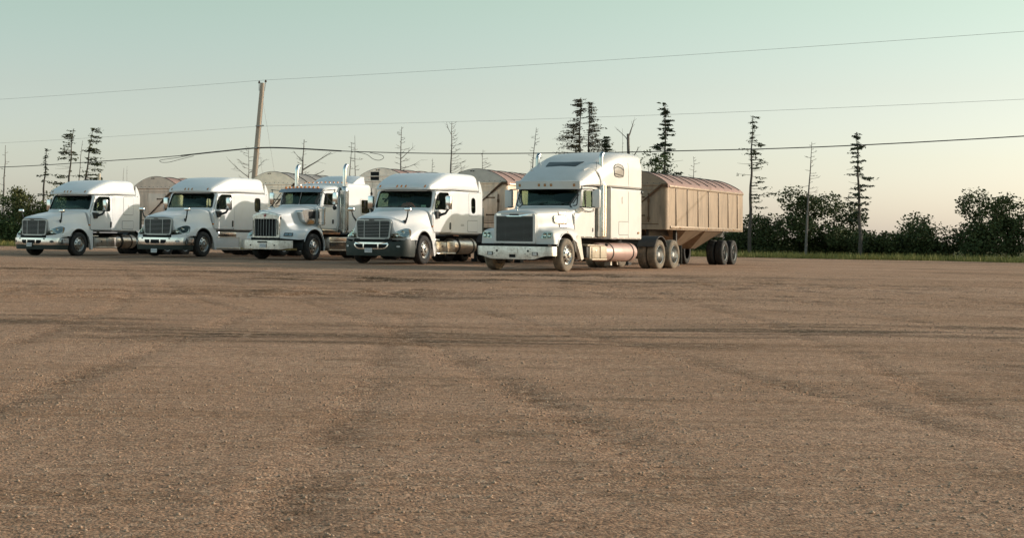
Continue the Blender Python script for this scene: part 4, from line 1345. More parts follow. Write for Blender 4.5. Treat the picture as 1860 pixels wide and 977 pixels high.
        ob('door_handle', patch(bvh, side(rrect(-2.05, 1.17, -1.985, 1.29, .02), 2 * s), (0, -s, 0), .016, .02), M['black'], d)
        ob('door_grab', G().tube([(-1.30, s * 1.10, 1.86), (-1.34, s * 1.14, 1.80), (-1.55, s * 1.15, 1.775), (-1.95, s * 1.15, 1.785), (-2.02, s * 1.14, 1.82), (-2.04, s * 1.10, 1.87)], .012, 6), M['chassis'], d)
        for x in (-1.0, -1.5, -2.05, -3.25, -3.7, -4.15, -4.6, -5.1, -5.45):
            h = cast(bvh, (x, 2 * s, 1.005 if x > -3 else .985), (0, -s, 0))[0]
            ob('skirt_bolt', G().rbox(h, (.06, .03, .022), .008), M['alu'], t)
        # mirror
        g = G().tube([(-1.22, s * 1.06, 2.43), (-1.40, s * 1.36, 2.43), (-1.50, s * 1.46, 2.40)], .016, 6).tube([(-1.10, s * 1.10, 1.90), (-1.30, s * 1.36, 1.88), (-1.50, s * 1.46, 1.92), (-1.50, s * 1.46, 2.40)], .016, 6)
        dm = ob('door_mirror', g, M['chassis'], t)
        ob('mirror_shell', G().rbox((-1.50, s * 1.46, 2.15), (.13, .25, .56), .045), W, dm)
        ob('mirror_rim', G().rbox((-1.568, s * 1.46, 2.15), (.012, .225, .53), .005), M['black'], dm)
        ob('mirror_glass', G().rbox((-1.577, s * 1.46, 2.20), (.006, .19, .36), .002), M['mirror_glass'], dm)
        # sleeper side
        seamed(t, bvh, rrect(-4.43, 1.10, -3.71, 1.50, .05), s, 'baggage_door', W)
        ob('panel_latch', patch(bvh, side(rrect(-4.03, 2.06, -3.95, 2.28, .035), 2 * s), (0, -s, 0), .014, .012), M['white_dusty'], t)
        ob('side_marker', patch(bvh, side([(-5.21 + .06 * math.cos(a), 1.165 + .035 * math.sin(a)) for a in [2 * PI * k / 14 for k in range(14)]], 2 * s), (0, -s, 0), .025, .02, (1, .6)), M['amber_dim'], t)
        for x in (-4.44,):
            P = [cast(bvh, (x, 2 * s, z), (0, -s, 0))[0] for z in np.linspace(1.0, 2.45, 9)]
            ob('panel_seam', G().tube(P, .006, 5), M['gap'], t)
        ob('corner_trim', G().rbox((-3.115, s * 1.195, 1.76), (.05, .05, 1.58), .015), M['white_dusty'], t)
        # fairing strip that carries the stack
        st = ob('exhaust_stack', G().tube([(-2.66, s * 1.07, 2.55), (-2.66, s * 1.07, 3.40)] + [(-2.66 - .22 * (1 - math.cos(a)), s * 1.07, 3.40 + .20 * math.sin(a)) for a in (.3, .6, .9, 1.1)], .064, 16), M['steel'], t)
        ob('muffler', G().lathe([(0, 1.0), (.12, 1.0), (.15, 1.03), (.15, 2.62), (.12, 2.70), (.06, 2.72)], 28, 'z', (-2.66, s * 1.07, 0)), M['steel'], st)
        gg = G()
        for k in range(6):
            a = math.radians(-60 + 24 * k) * s + s * PI / 2
            gg.cyl((-2.66 + .160 * math.cos(a), s * 1.07 + .160 * math.sin(a), 1.04), (-2.66 + .160 * math.cos(a), s * 1.07 + .160 * math.sin(a), 2.60), .010, 5)
        ob('heat_guard', gg, M['chrome'], st)
    # tall roof
    rk = [(-1.22, (2.60, 1.0, .03, 1.04, 2.545)), (-1.27, (2.70, 1.02, .06, 1.07, 2.545)), (-1.45, (2.82, 1.05, .13, 1.11, 2.55)), (-2.04, (3.12, 1.10, .20, 1.15, 2.56)), (-2.61, (3.34, 1.13, .22, 1.18, 2.565)), (-3.2, (3.53, 1.155, .22, 1.205, 2.565)),
          (-4.0, (3.68, 1.165, .21, 1.212, 2.565)), (-4.7, (3.71, 1.165, .20, 1.212, 2.565)), (-5.30, (3.69, 1.165, .17, 1.212, 2.565)), (-5.46, (3.665, 1.155, .15, 1.208, 2.565)), (-5.52, (3.60, 1.12, .14, 1.19, 2.565))]
    rf = cab_loft(rk, sorted([-1.22, -1.24, -1.27, -1.33, -1.45, -1.6, -1.8, -2.04, -2.3, -2.61, -2.9, -3.2, -3.6, -4.0, -4.35, -4.7, -5.0, -5.30, -5.40, -5.46, -5.49, -5.52]), .14, -3.2, -1.3, zlo=4.5, crown=.05)
    rb = bvh_of(rf)
    ob('roof_fairing', rf, W, t, True, 42)
    sk = rpoly([(-2.06, -.50), (-2.06, .50), (-2.52, .60), (-2.52, -.60)], .05, 4)
    so = ob('skylight', patch(rb, [(u, v, 5) for u, v in sk], (0, 0, -1), .012, .02, (1, .8, .6, .4, .2)), M['smoke'], t)
    rw = rpoly([(-3.36, 2.90), (-3.34, 3.16), (-3.46, 3.25), (-3.72, 3.29), (-4.00, 3.24), (-4.06, 3.08), (-4.03, 2.90), (-3.72, 2.87)], .08, 4)
    for s in (1, -1):
        w = ob('roof_window', patch(rb, side(rw, 2 * s), (0, -s, 0), .010, .015, (1, .8, .6, .4, .2)), mat('grey_roof_pane', (.22, .205, .19), .35) if 'rp' not in M else M['rp'], t)
        M['rp'] = w.data.materials[0]
        seal(rb, side(rw, 2 * s), (0, -s, 0), .011, M['seal'], w, 'window_seal', .008)
        P = [cast(rb, (x, 2 * s, 2.98 - .02 * k), (0, -s, 0))[0] + Vector((0, s * .014, 0)) for k, x in enumerate((-3.38, -3.6, -3.85, -4.03))]
        ob('window_bar', G().tube(P, .010, 5), M['seal'], w)
        P = [cast(rb, (x, 2 * s, z), (0, -s, 0))[0] + Vector((0, s * .014, 0)) for x, z in ((-3.38, 3.14), (-3.6, 3.20), (-3.85, 3.17), (-4.02, 3.11))]
        ob('window_bar', G().tube(P, .010, 5), M['seal'], w)
        P = [cast(rb, (-4.43, 2 * s, z), (0, -s, 0))[0] for z in np.linspace(2.6, 3.35, 7)]
        ob('panel_seam', G().tube(P, .006, 5), M['gap'], t)
        # raised arch that runs from visor to stack
        P = []
        for x, z in ((-2.45, 2.60), (-2.40, 2.80), (-2.28, 2.98), (-2.05, 3.08), (-1.85, 3.02)):
            h = cast(rb, (x, 2.5 * s, z), (0, -s, 0))
            P.append((h[0] if h[0] is not None else rb.find_nearest(Vector((x, s * 1.1, z)))[0]) + Vector((0, s * .004, 0)))
        ob('roof_rib', G().tube([tuple(q) for q in catmull(P, 4)], .030, 8), W, t)
        ob('aerial', G().tube([(-2.25, s * 1.10, 2.60), (-2.27, s * 1.10, 3.30)], .006, 5), M['chassis'], t)
    rings = []
    for k in range(25):
        y = -1.06 + 2.12 * k / 24
        e = (y / 1.06)**2
        x = -1.00 - .17 * e
        rings.append([(x - .08, y, 2.425), (x - .025, y, 2.430), (x, y, 2.665), (x - .10, y, 2.690)])
    ob('sun_visor', G().loft(rings), W, t, True, 40)
    for y in (-.90, -.20, 0, .20, .90):
        e = (y / 1.06)**2
        ob('marker_light', G().rbox((-1.008 - .17 * e, y, 2.55), (.03, .075, .085), .02, Matrix.Rotation(.10, 3, 'Y')), M['amber_dim'], t)
    # steel bumper
    bp = Path([(1.06, 0), (1.06, .5), (1.055, .95), (1.04, 1.08), (.94, 1.20), (.80, 1.235), (.70, 1.24)])
    bu = ob('bumper', bp.band(-bp.L, bp.L, lambda a: .345 + .11 * smooth01((abs(a) - .58) / .55), .715, 0, .04, 80, 5, bow=.015, zc=.53), M['dirty_chrome'], t, True, 40)
    f2 = lambda u, v, q: bp.pt(u, v, q, .015, .53)
    ob('bumper_slot', G().prism(rrect(-.10, .395, .10, .485, .01), f2, .002, .006), M['dark'], bu, False)
    for s in (1, -1):
        ob('tow_hole', G().prism([(s * .50 + .032 * math.cos(a), .585 + .032 * math.sin(a)) for a in [2 * PI * k / 14 for k in range(14)]], f2, .002, .007), M['dark'], bu, False)
        fo = ob('fog_lamp', G().prism(rrect(s * .72 - .09, .455, s * .72 + .09, .555, .012), f2, .002, .012), M['chassis'], bu, False)
        ob('fog_lens', G().prism(rrect(s * .72 - .065, .47, s * .72 + .065, .54, .008), f2, .010, .018), M['plate'], fo, False)
        for dx, z in ((-.09, .66), (.07, .65), (-.09, .51), (.07, .50), (-.02, .44)):
            ob('bolt', G().prism([(s * .50 + dx + .012 * math.cos(a), z + .012 * math.sin(a)) for a in [2 * PI * k / 8 for k in range(8)]], f2, .002, .010), M['chassis'], bu, False)
    pl = ob('licence_plate', G().prism(rrect(-.165, .52, .165, .665, .01), f2, .004, .010), M['dirty_chrome'], bu, False)
    g = G()
    for a, b, c, d_ in ((-.165, -.15, .52, .665), (.15, .165, .52, .665), (-.15, .15, .52, .532), (-.15, .15, .653, .665)):
        g.prism([(a, c), (b, c), (b, d_), (a, d_)], f2, .0105, .014)
    ob('plate_frame', g, M['alu'], pl, False)
    ob('grille_gap', G().bb(.60, .98, -1.10, 1.10, .725, .785), M['dark'], t, False)
    for s in (1, -1):
        DB = M['dusty_box']
        b = ob('battery_box', G().rbox((-2.25, s * .95, .55), (1.20, .48, .40), .05).rbox((-1.75, s * .96, .77), (.46, .46, .05), .02), DB, t)
        ob('box_step', G().rbox((-2.20, s * 1.20, .345), (1.10, .12, .05), .015), DB, b)
        ob('box_step', G().rbox((-2.05, s * 1.16, .76), (1.25, .12, .04), .015), DB, b)
        ob('box_cover', G().rbox((-2.02, s * 1.195, .55), (.52, .04, .32), .015), DB, b)
        ob('box_cover', G().rbox((-2.58, s * 1.195, .56), (.46, .05, .36), .04), DB, b)
        ob('box_side', G().rbox((-1.52, s * .98, .56), (.16, .40, .34), .03), M['chassis'], b)
        ob('latch', G().rbox((-2.02, s * 1.22, .60), (.05, .015, .06), .005), M['alu'], b)
        fuel_tank(t, -2.62, -5.20, s, M['dusty_tank'], (-3.32, -4.86), .285, .555, .93)
        ob('tank_hanger', G().bb(-3.9, -3.8, s * .7, s * .9, .14, .30), M['alu'], t, False)
        ob('drain_pipe', G().tube([(-4.45, s * .8, .32), (-4.50, s * .82, .16)], .025, 8), M['alu'], t)
    chassis(t, -5.5, -6.97, -8.22, 'rubber_dusty', 'plate', .84)
    worklights(t, -5.40, 1.18, 2.46)
    return t
# ------------------------------------------------------------------ arched bulk trailers
M['tarp_red'] = mat('red_tarp', (.40, .255, .215), .8, noise=(3, (.31, .195, .165), .4, .7), bump=(5, .3))
M['tarp_grey'] = mat('grey_tarp', (.30, .285, .265), .8, noise=(3, (.24, .22, .20), .4, .7), bump=(5, .3))
M['rust'] = mat('rusty_steel', (.13, .07, .035), .85, noise=(9, (.05, .035, .025), .4, .7))
def trailer(loc, rz, label, col, archcol, tarp, ze, za, strut, vents=False, red_edge=False, hatch=0, L=9.6, metal=.55):
    t = empty('bulk_trailer', loc, rz, label=label, category='trailer', group='arched trailers behind the trucks')
    nm = 'trailer_paint_%d' % len(bpy.data.materials)
    B = mat(nm, col, .48, metal, noise=(3.2, tuple(c * .50 for c in col), .46, .74, (1, 1, .22)), bump=(3, .06))
    A = mat(nm + 'a', archcol, .48, metal, noise=(2.2, tuple(c * .68 for c in archcol), .42, .78), bump=(3, .06))
    w, r = 1.25, .26
    plan = [(-L, w), (-L, -w)] + [(-r + r * math.sin(a), -w + r - r * math.cos(a)) for a in np.linspace(0, PI / 2, 9)] + [(-r + r * math.cos(a), w - r + r * math.sin(a)) for a in np.linspace(0, PI / 2, 9)]
    rings = [[(x, y, z) for x, y in plan] for z in (1.30, 1.34, ze - .10, ze - .02)]
    ob('body', G().loft(rings), B, t, True, 40)
    for x0, x1 in ((-2.4, -4.6), (-4.8, -7.0)):
        xm = (x0 + x1) / 2
        ob('hopper', G().loft([[(x0, w - .04, 1.32), (x0, -w + .04, 1.32), (x1, -w + .04, 1.32), (x1, w - .04, 1.32)], [(xm + .3, .35, .62), (xm + .3, -.35, .62), (xm - .3, -.35, .62), (xm - .3, .35, .62)]]), B, t, False)
    arch = lambda y, d=0.0: ze - .02 + (za - ze + .02 - d) * math.cos(y / w * PI / 2)**.80 if abs(y) < w else ze - .02
    ys = [w * (-1 + 2 * k / 32) for k in range(33)]
    outline = [(y, arch(y)) for y in ys]
    fr = ob('front_bulkhead', G().prism([(-w, ze - .06)] + outline + [(w, ze - .06)], lambda u, v, q: (q, u, v), -.05, .012), A, t, False)
    ob('arch_rim', G().tube([(-.02, y, z + .006) for y, z in outline], .016, 6), M['gap'], fr)
    ob('top_rail', G().rbox((.022, 0, ze - .05), (.07, 2 * w + .04, .055), .012), B, fr)
    ob('lower_rail', G().rbox((.008, 0, ze - .20), (.03, 2 * w - 2 * r + .1, .03), .008), B, fr)
    for k in range(10):
        ob('rivet', G().rbox((.02, -1.0 + k * .222, ze + .012), (.02, .028, .022), .006), M['chassis'], fr)
    for y in (-.10, .0):
        ob('marker_light', G().rbox((.02, y - .1, za - .075), (.03, .07, .035), .01), M['chassis'], fr)
    # tarp over the bows
    xs = np.linspace(-.05, -L, 34)
    rings = []
    for i, x in enumerate(xs):
        sag = .018 * abs(math.sin(i * PI / 3))
        rings.append([(x, y * 1.012, arch(y) - .012 - sag * math.cos(y / w * PI / 2)) for y in ys] + [(x, w * 1.014, ze - .14)] )
        rings[-1] = [(x, -w * 1.014, ze - .14)] + rings[-1]
    ob('tarp', G().loft(rings, closed=False, caps=False), tarp, t, True, 60)
    for k in range(9):
        xk = -.9 - k * 1.05
        ob('tarp_strap', G().tube([(xk, y * 1.016, arch(y) + .004) for y in ys[1:-1]], .014, 5), M['gap'], t)
    for s in (1, -1):
        ob('lower_rail', G().rbox((-L / 2 - .1, s * (w + .010), 1.38), (L - .5, .045, .10), .012), B, t)
        for k in range(3):
            ob('reflector', G().rbox((-1.4 - k * 3.4, s * (w + .040), 1.38), (.16, .012, .05), .004), M['amber_dim'], t)
        ob('side_rail', G().rbox((-L / 2 - .1, s * (w + .014), ze - .10), (L - .2, .05, .08), .012), B, t)
        for k in range(7):
            ob('side_post', G().rbox((-1.0 - k * 1.3, s * (w + .012), (1.36 + ze - .15) / 2), (.07, .04, ze - .15 - 1.36), .012), B, t)
        ob('frame_rail', G().bb(-L, -.4, s * .42 - .05, s * .42 + .05, 1.08, 1.298), M['chassis'], t, False)
        ob('landing_leg', G().bb(-2.05, -1.93, s * .9 - .06, s * .9 + .06, .12, 1.29).bb(-2.14, -1.84, s * .9 - .13, s * .9 + .13, .0, .12), M['chassis'], t, False)
        for x in (-L + 1.2, -L + 2.45):
            wheel(t, x, s * 1.10, 'drive', 'rubber', 'chassis')
    ob('corner_bracket', G().rbox((.05, 1.19, ze - .06), (.10, .22, .10), .02), M['rust'], fr)
    y0, z0, y1, z1 = strut
    g = G().tube([(.07, y0, z0), (.065, y0 + (y1 - y0) * .5, z0 + (z1 - z0) * .5)], .042, 6).tube([(.065, y0 + (y1 - y0) * .48, z0 + (z1 - z0) * .48), (.06, y1, z1)], .022, 6)
    ob('strut', g, M['rust'], fr)
    # inspection hatch with strap hinges
    hy = .10 if hatch == 0 else .42
    hc = ob('hatch', G().rbox((.012, hy, 2.10), (.03, .95, 1.10), .012), B, t)
    for z in (1.78, 2.42):
        ob('hinge', G().rbox((.035, hy + .20, z), (.025, .34, .045), .008).cyl((.04, hy + .05, z), (.06, hy + .05, z), .035, 10).cyl((.04, hy + .34, z), (.06, hy + .34, z), .028, 10), M['rust'], hc)
    ob('hatch_rod', G().tube([(.05, hy + .50, 1.55), (.05, hy + .50, 2.55)], .020, 6).rbox((.05, hy + .50, 2.30), (.05, .07, .12), .01).rbox((.05, hy + .50, 1.70), (.05, .07, .12), .01), M['rust'], hc)
    ob('cross_strap', G().bb(-.01, .02, -.95, .95, 1.475, 1.50), M['rust'], t, False)
    if vents:
        for z in (ze - .035, ze + .165):
            v = ob('vent', G().prism(rrect(-.48, z, -.08, z + .155, .01), lambda u, q_, q: (q, u, q_), .012, .020), M['dark'], fr, False)
            for k in range(3):
                ob('louvre', G().rbox((.022, -.28, z + .035 + k * .043), (.02, .38, .008), .003, Matrix.Rotation(.5, 3, 'Y')), M['chassis'], v, False)
        ob('vent_rail', G().rbox((.05, -.18, ze + .142), (.03, 1.0, .028), .008), B, fr)
    return t

# the row: position on the ground, heading (0 = towards the camera, turned to its left)
def place(i):
    X, Y, yaw, z0 = TR[i]
    return (X, Y, z0), math.atan2(-math.cos(yaw), -math.sin(yaw))
TR = [(-11.0753, 62.5747, .548076, -.0525), (-5.86466, 59.8123, .530919, .0400), (-1.57181, 56.7766, .593547, .0209), (2.1077, 51.9042, .529232, .0151), (5.88133, 45.3865, .596754, -.0190)]
def world_pt(i, x, y=0.0, z=0.0):
    X, Y, yaw, z0 = TR[i]
    return (X - x * math.sin(yaw) + y * math.cos(yaw), Y - x * math.cos(yaw) - y * math.sin(yaw), z0 + z)

p1, r1 = place(0)
rounded_tractor(dict(loc=p1, rz=r1, xb=-3.59, bumper='chrome', fog=False, plate_z=.455, skirt=False, amber=False, stack=True,
    spanel=rrect(-3.42, 1.72, -2.78, 2.46, .05), bag=rrect(-3.44, 1.13, -2.70, 1.46, .06), latch=(-3.10, 2.05),
    label='white truck with short sleeper and chrome bumper, parked farthest left beside the green bushes'))
p2, r2 = place(1)
rounded_tractor(dict(loc=p2, rz=r2, xb=-4.30, bumper='chrome', fog=True, plate_z=.225, skirt=True, amber=False, smoked=True,
    swin=rrect(-3.95, 1.80, -3.55, 2.34, .13),
    label='white truck with smoked headlights, full side skirt and licence plate hanging below its chrome bumper'))
p3, r3 = place(2)
visor_tractor(p3, r3, 'white truck with twin bent chrome stacks, rows of amber roof lights and upright bar grille')
p4, r4 = place(3)
t4, cab4, b4 = rounded_tractor(dict(loc=p4, rz=r4, xb=-4.33, bumper='dark', fog=True, plate_z=.45, skirt=False, amber=True,
    swin=rrect(-3.99, 1.76, -3.66, 2.30, .15), spanel=rrect(-4.20, 1.67, -3.46, 2.46, .05), bag=rrect(-4.18, 1.12, -3.36, 1.50, .05), sbar=True,
    label='white truck with dark green-black plastic bumper and red cloth behind its windshield'))
# small grey lettering on the sleeper side (too small to read in the photograph)
g = G()
for k in range(6):
    for r_ in range(2):
        g.bb(-3.06 + k * .045, -3.03 + k * .045, 1.2225, 1.2245, 1.305 + r_ * .04, 1.330 + r_ * .04)
ob('door_lettering', g, M['grey_ink'], t4, False)
p5, r5 = place(4)
tall_tractor(p5, r5, 'largest white truck with tall roof, dark skylight and grille of many thin bars')

# things lying in the cab of the fourth truck
def in_truck(i, x, y, z):
    return world_pt(i, x, y, z)
g = G()
rr = random.Random(3)
rings = []
for k in range(15):
    y = -.24 + .52 * k / 14
    e = math.sqrt(max(0.02, 1 - ((y - .02) / .28)**2))
    rings.append([(.12 * math.cos(a) * (.6 + .4 * e) + .02 * rr.uniform(-1, 1), y, max(-.01, (.26 * e + .03 * rr.uniform(-1, 1)) * math.sin(a))) for a in [PI * j / 9 for j in range(10)]] )
g.loft(rings, closed=True)
ob('cloth_bundle', g, M['red_cloth'], None, True, 60, loc=in_truck(3, -1.02, 0.05, 1.83), rot=(0, 0, r4), label='crumpled red cloth bundle on the dashboard behind the windshield', category='cloth')
pp = ob('paper_sheet', G().rbox((0, 0, .07), (.004, .18, .13), .0015, Matrix.Rotation(-.35, 3, 'Y')), M['paper'], None, False, loc=in_truck(3, -.93, .70, 1.86), rot=(0, 0, r4), label='white paper sheet propped on the dashboard behind the windshield', category='paper')

trailer(world_pt(0, -6.47)[:2] + (0,), r1, 'tan trailer with two strap hinges and red tarp, behind the farthest left truck', (.74, .56, .46), (.70, .54, .45), M['tarp_red'], 2.95, 3.41, (1.12, 2.90, -.42, 1.60))
trailer(world_pt(1, -6.74)[:2] + (0,), r2, 'cream trailer with grey tarp beside the utility pole', (.92, .77, .63), (.92, .76, .61), M['tarp_grey'], 3.12, 3.60, (1.12, 3.05, .2, 2.2), metal=.75)
trailer(world_pt(2, -6.48)[:2] + (0,), r3, 'pale trailer with two dark vents in its arched front', (.90, .74, .63), (.90, .74, .63), M['tarp_red'], 3.20, 3.66, (1.12, 3.15, .2, 2.3), vents=True, metal=.75)
trailer(world_pt(3, -6.66)[:2] + (0,), r4, 'beige trailer with grey arched front and thick dark diagonal strut', (.68, .54, .42), (.46, .42, .38), M['tarp_red'], 3.02, 3.49, (1.10, 2.98, .18, 2.22), hatch=1)
trailer((10.6, 54.0, 0), r4, 'brown trailer partly hidden behind the tall roofed truck', (.29, .215, .15), (.27, .20, .14), M['tarp_red'], 2.90, 3.36, (1.10, 2.86, .18, 2.10), metal=.25)
# ------------------------------------------------------------------ ground
def ground_mat():
    m = bpy.data.materials.new('packed_dirt')
    m.use_nodes = True
    n, l = m.node_tree.nodes, m.node_tree.links
    b = n["Principled BSDF"]
    b.inputs["Roughness"].default_value = 0.95
    b.inputs["Specular IOR Level"].default_value = 0.15
    geo = n.new("ShaderNodeNewGeometry")
    def noise(scale, st=(1, 1, 1), rot=0.0, det=8, rgh=.6):
        mp = n.new("ShaderNodeMapping")
        mp.inputs["Scale"].default_value = st
        mp.inputs["Rotation"].default_value = (0, 0, rot)
        l.new(geo.outputs["Position"], mp.inputs[0])
        t = n.new("ShaderNodeTexNoise")
        t.inputs["Scale"].default_value = scale
        t.inputs["Detail"].default_value = det
        t.inputs["Roughness"].default_value = rgh
        l.new(mp.outputs[0], t.inputs["Vector"])
        return t.outputs[0]
    def ramp(src, lo, hi):
        r = n.new("ShaderNodeMapRange")
        r.inputs[1].default_value, r.inputs[2].default_value = lo, hi
        l.new(src, r.inputs[0])
        return r.outputs[0]
    def mix(f, a, c):
        x = n.new("ShaderNodeMixRGB")
        l.new(f, x.inputs[0])
        (l.new(a, x.inputs[1]) if hasattr(a, 'links') else setattr(x.inputs[1], 'default_value', (*a, 1)))
        x.inputs[2].default_value = (*c, 1)
        return x.outputs[0]
    c = mix(ramp(noise(.16, (.6, 1.4, 1), .25), .40, .62), (.52, .315, .205), (.62, .395, .275))
    c = mix(ramp(noise(.9, (.22, 1.6, 1), -.10), .48, .70), c, (.40, .23, .135))
    c = mix(ramp(noise(2.2, (.35, 1.5, 1), .12), .56, .74), c, (.25, .155, .09))
    at_n = n.new("ShaderNodeAttribute")
    at_n.attribute_name = 'wear'
    c = mix(ramp(at_n.outputs["Fac"], .06, .70), c, (.125, .078, .045))
    c = mix(ramp(noise(11, (1, 1, 1), 0, 8, .8), .50, .66), c, (.68, .48, .345))
    c = mix(ramp(noise(17, (1, 1, 1), .5, 8, .8), .52, .66), c, (.24, .155, .098))
    def cells(scale, lo, hi, dark, light, amt):
        vo = n.new("ShaderNodeTexVoronoi")
        vo.inputs["Scale"].default_value = scale
        l.new(geo.outputs["Position"], vo.inputs["Vector"])
        sc_ = n.new("ShaderNodeSeparateColor")
        l.new(vo.outputs["Color"], sc_.inputs[0])
        rp = n.new("ShaderNodeValToRGB")
        rp.color_ramp.elements[0].position, rp.color_ramp.elements[0].color = lo, (*dark, 1)
        rp.color_ramp.elements[1].position, rp.color_ramp.elements[1].color = hi, (*light, 1)
        l.new(sc_.outputs[0], rp.inputs[0])
        x = n.new("ShaderNodeMixRGB")
        x.blend_type = 'MULTIPLY'
        x.inputs[0].default_value = amt
        l.new(c, x.inputs[1])
        l.new(rp.outputs[0], x.inputs[2])
        return x.outputs[0], vo.outputs["Distance"]
    c, dist1 = cells(64, .05, .95, (.55, .52, .50), (1.36, 1.34, 1.30), .70)
    c, dist2 = cells(130, .0, 1.0, (.55, .53, .52), (1.35, 1.33, 1.3), .7)
    # grass beyond the yard
    sp = n.new("ShaderNodeSeparateXYZ")
    l.new(geo.outputs["Position"], sp.inputs[0])
    ad = n.new("ShaderNodeMath"); ad.operation = 'MULTIPLY_ADD'
    l.new(noise(.12), ad.inputs[0]); ad.inputs[1].default_value = 10.0
    mx_ = n.new("ShaderNodeMath"); mx_.operation = 'MAXIMUM'
    l.new(sp.outputs["X"], mx_.inputs[0]); mx_.inputs[1].default_value = 16.0
    my_ = n.new("ShaderNodeMath"); my_.operation = 'MULTIPLY_ADD'
    l.new(mx_.outputs[0], my_.inputs[0]); my_.inputs[1].default_value = .60; l.new(sp.outputs["Y"], my_.inputs[2])
    l.new(my_.outputs[0], ad.inputs[2])
    c = mix(ramp(ad.outputs[0], 107.6, 110.6), c, (.11, .105, .035))
    l.new(c, b.inputs["Base Color"])
    bp = n.new("ShaderNodeBump")
    bp.inputs["Strength"].default_value = .9
    bp.inputs["Distance"].default_value = .07
    h1, h2, h3 = noise(9, (1, 1, 1), 0, 8, .75), noise(1.3, (.3, 1.4, 1), -.05, 6), noise(40, (1, 1, 1), 0, 3, .6)
    a1 = n.new("ShaderNodeMath"); a1.operation = 'MULTIPLY_ADD'
    l.new(h2, a1.inputs[0]); a1.inputs[1].default_value = 1.2; l.new(h1, a1.inputs[2])
    a2 = n.new("ShaderNodeMath"); a2.operation = 'MULTIPLY_ADD'
    l.new(h3, a2.inputs[0]); a2.inputs[1].default_value = .35; l.new(a1.outputs[0], a2.inputs[2])
    a3 = n.new("ShaderNodeMath"); a3.operation = 'MULTIPLY_ADD'
    l.new(dist1, a3.inputs[0]); a3.inputs[1].default_value = -.38; l.new(a2.outputs[0], a3.inputs[2])
    l.new(a3.outputs[0], bp.inputs["Height"])
    l.new(bp.outputs[0], b.inputs["Normal"])
    return m

def vnoise(X, Y, seed):
    """smooth value noise on numpy arrays"""
    rs = np.random.RandomState(seed)
    T = rs.rand(256, 256)
    xi, yi = np.floor(X).astype(int), np.floor(Y).astype(int)
    fx, fy = X - xi, Y - yi
    fx, fy = fx * fx * (3 - 2 * fx), fy * fy * (3 - 2 * fy)
    g_ = lambda a, b: T[a % 256, b % 256]
    return (g_(xi, yi) * (1 - fx) + g_(xi + 1, yi) * fx) * (1 - fy) + (g_(xi, yi + 1) * (1 - fx) + g_(xi + 1, yi + 1) * fx) * fy - .5

TRACKS = [((-14, 30.0), (0, 33.6), (14, 30.5)), ((-14, 38.0), (2, 39.6), (16, 37.0)), ((-12, 24.5), (0, 26.2), (12, 23.0)), ((-6, 22.0), (3, 27.5), (14, 33.5)), ((-3, 36), (4, 33.2), (12, 27.0)), ((-14, 44), (-4, 42.5), (6, 37.5))]
LANES = [((1.2, 38), (2.6, 31), (5.8, 24)), ((-2.2, 31), (-1.3, 24), (.6, 17)), ((3.4, 42), (4.6, 30), (8.6, 17)), ((-7, 42), (-4.4, 28), (-3.6, 12)), ((-1.8, 34), (1.0, 20), (2.4, 5)), ((6.6, 32), (6.0, 18), (3.6, 4)), ((9.5, 40), (9.8, 24), (8.4, 9)), ((-11, 46), (-8, 34), (-6.5, 22)), ((12, 50), (15, 36), (15, 20)), ((.2, 20), (-.6, 11), (-1.2, 3.5))]
def lanes(X, Y, fn):
    """fn(distance across the lane, fade) for both wheel lines of each lane (x as a function of y)"""
    for q, (a, b, c) in enumerate(LANES):
        k = np.polyfit([a[1], b[1], c[1]], [a[0], b[0], c[0]], 2)
        sl = np.sqrt(1 + np.polyval(np.polyder(k), Y)**2)
        lo, hi = c[1] - 1.5, a[1] + 1.5
        fade = np.clip((Y - lo) / 3, 0, 1) * np.clip((hi - Y) / 4, 0, 1)
        for off in (-.95, .95):
            fn((X - (np.polyval(k, Y) + off)) / sl, fade, q)

def height(X, Y):
    Z = .05 * vnoise(X * .12, Y * .18, 1) + .03 * vnoise(X * .35 + 9, Y * .7, 2) + .018 * vnoise(X * .9, Y * 2.4, 3) + .010 * vnoise(X * 2.6, Y * 4.5, 4)
    near = np.exp(-((Y - 30) / 28)**2)
    Z = Z * (.35 + .65 * near)
    calm = np.zeros_like(X)
    bump = np.zeros_like(X)
    for i in range(5):
        for xx in (0, -3.5):
            p = world_pt(i, xx)
            e = np.exp(-(((X - p[0])**2 + (Y - p[1])**2) / 2.6**2))
            calm = np.maximum(calm, e)
        p = world_pt(i, -.8)
        bump += TR[i][3] * np.exp(-(((X - p[0])**2 + (Y - p[1])**2) / 3.4**2))
    Z = Z * (1 - .92 * np.minimum(1, calm * 1.6)) + bump
    for a, b, c in TRACKS:
        # quadratic through three points: y as a function of x
        k = np.polyfit([a[0], b[0], c[0]], [a[1], b[1], c[1]], 2)
        for off in (-.95, .95):
            d = Y - (np.polyval(k, X) + off)
            w = np.clip(1 - np.abs(X) / 18, 0, 1)**.5
            Z += w * (-.045 * np.exp(-(d / .20)**2) + .028 * np.exp(-((np.abs(d) - .36) / .13)**2)) * (1 + .8 * vnoise(X * 1.5, Y * 1.5, 8))
    def dig(d, fade, q):
        nonlocal Z
        Z = Z + fade * (1 + .9 * vnoise(X * 1.7 + q, Y * .8, 60)) * (-.007 * np.exp(-(d / .12)**2) + .004 * np.exp(-((np.abs(d) - .26) / .09)**2) + .006 * np.exp(-(d / .14)**2) * np.sin(Y * 42 + 6 * d))
    lanes(X, Y, dig)
    return Z

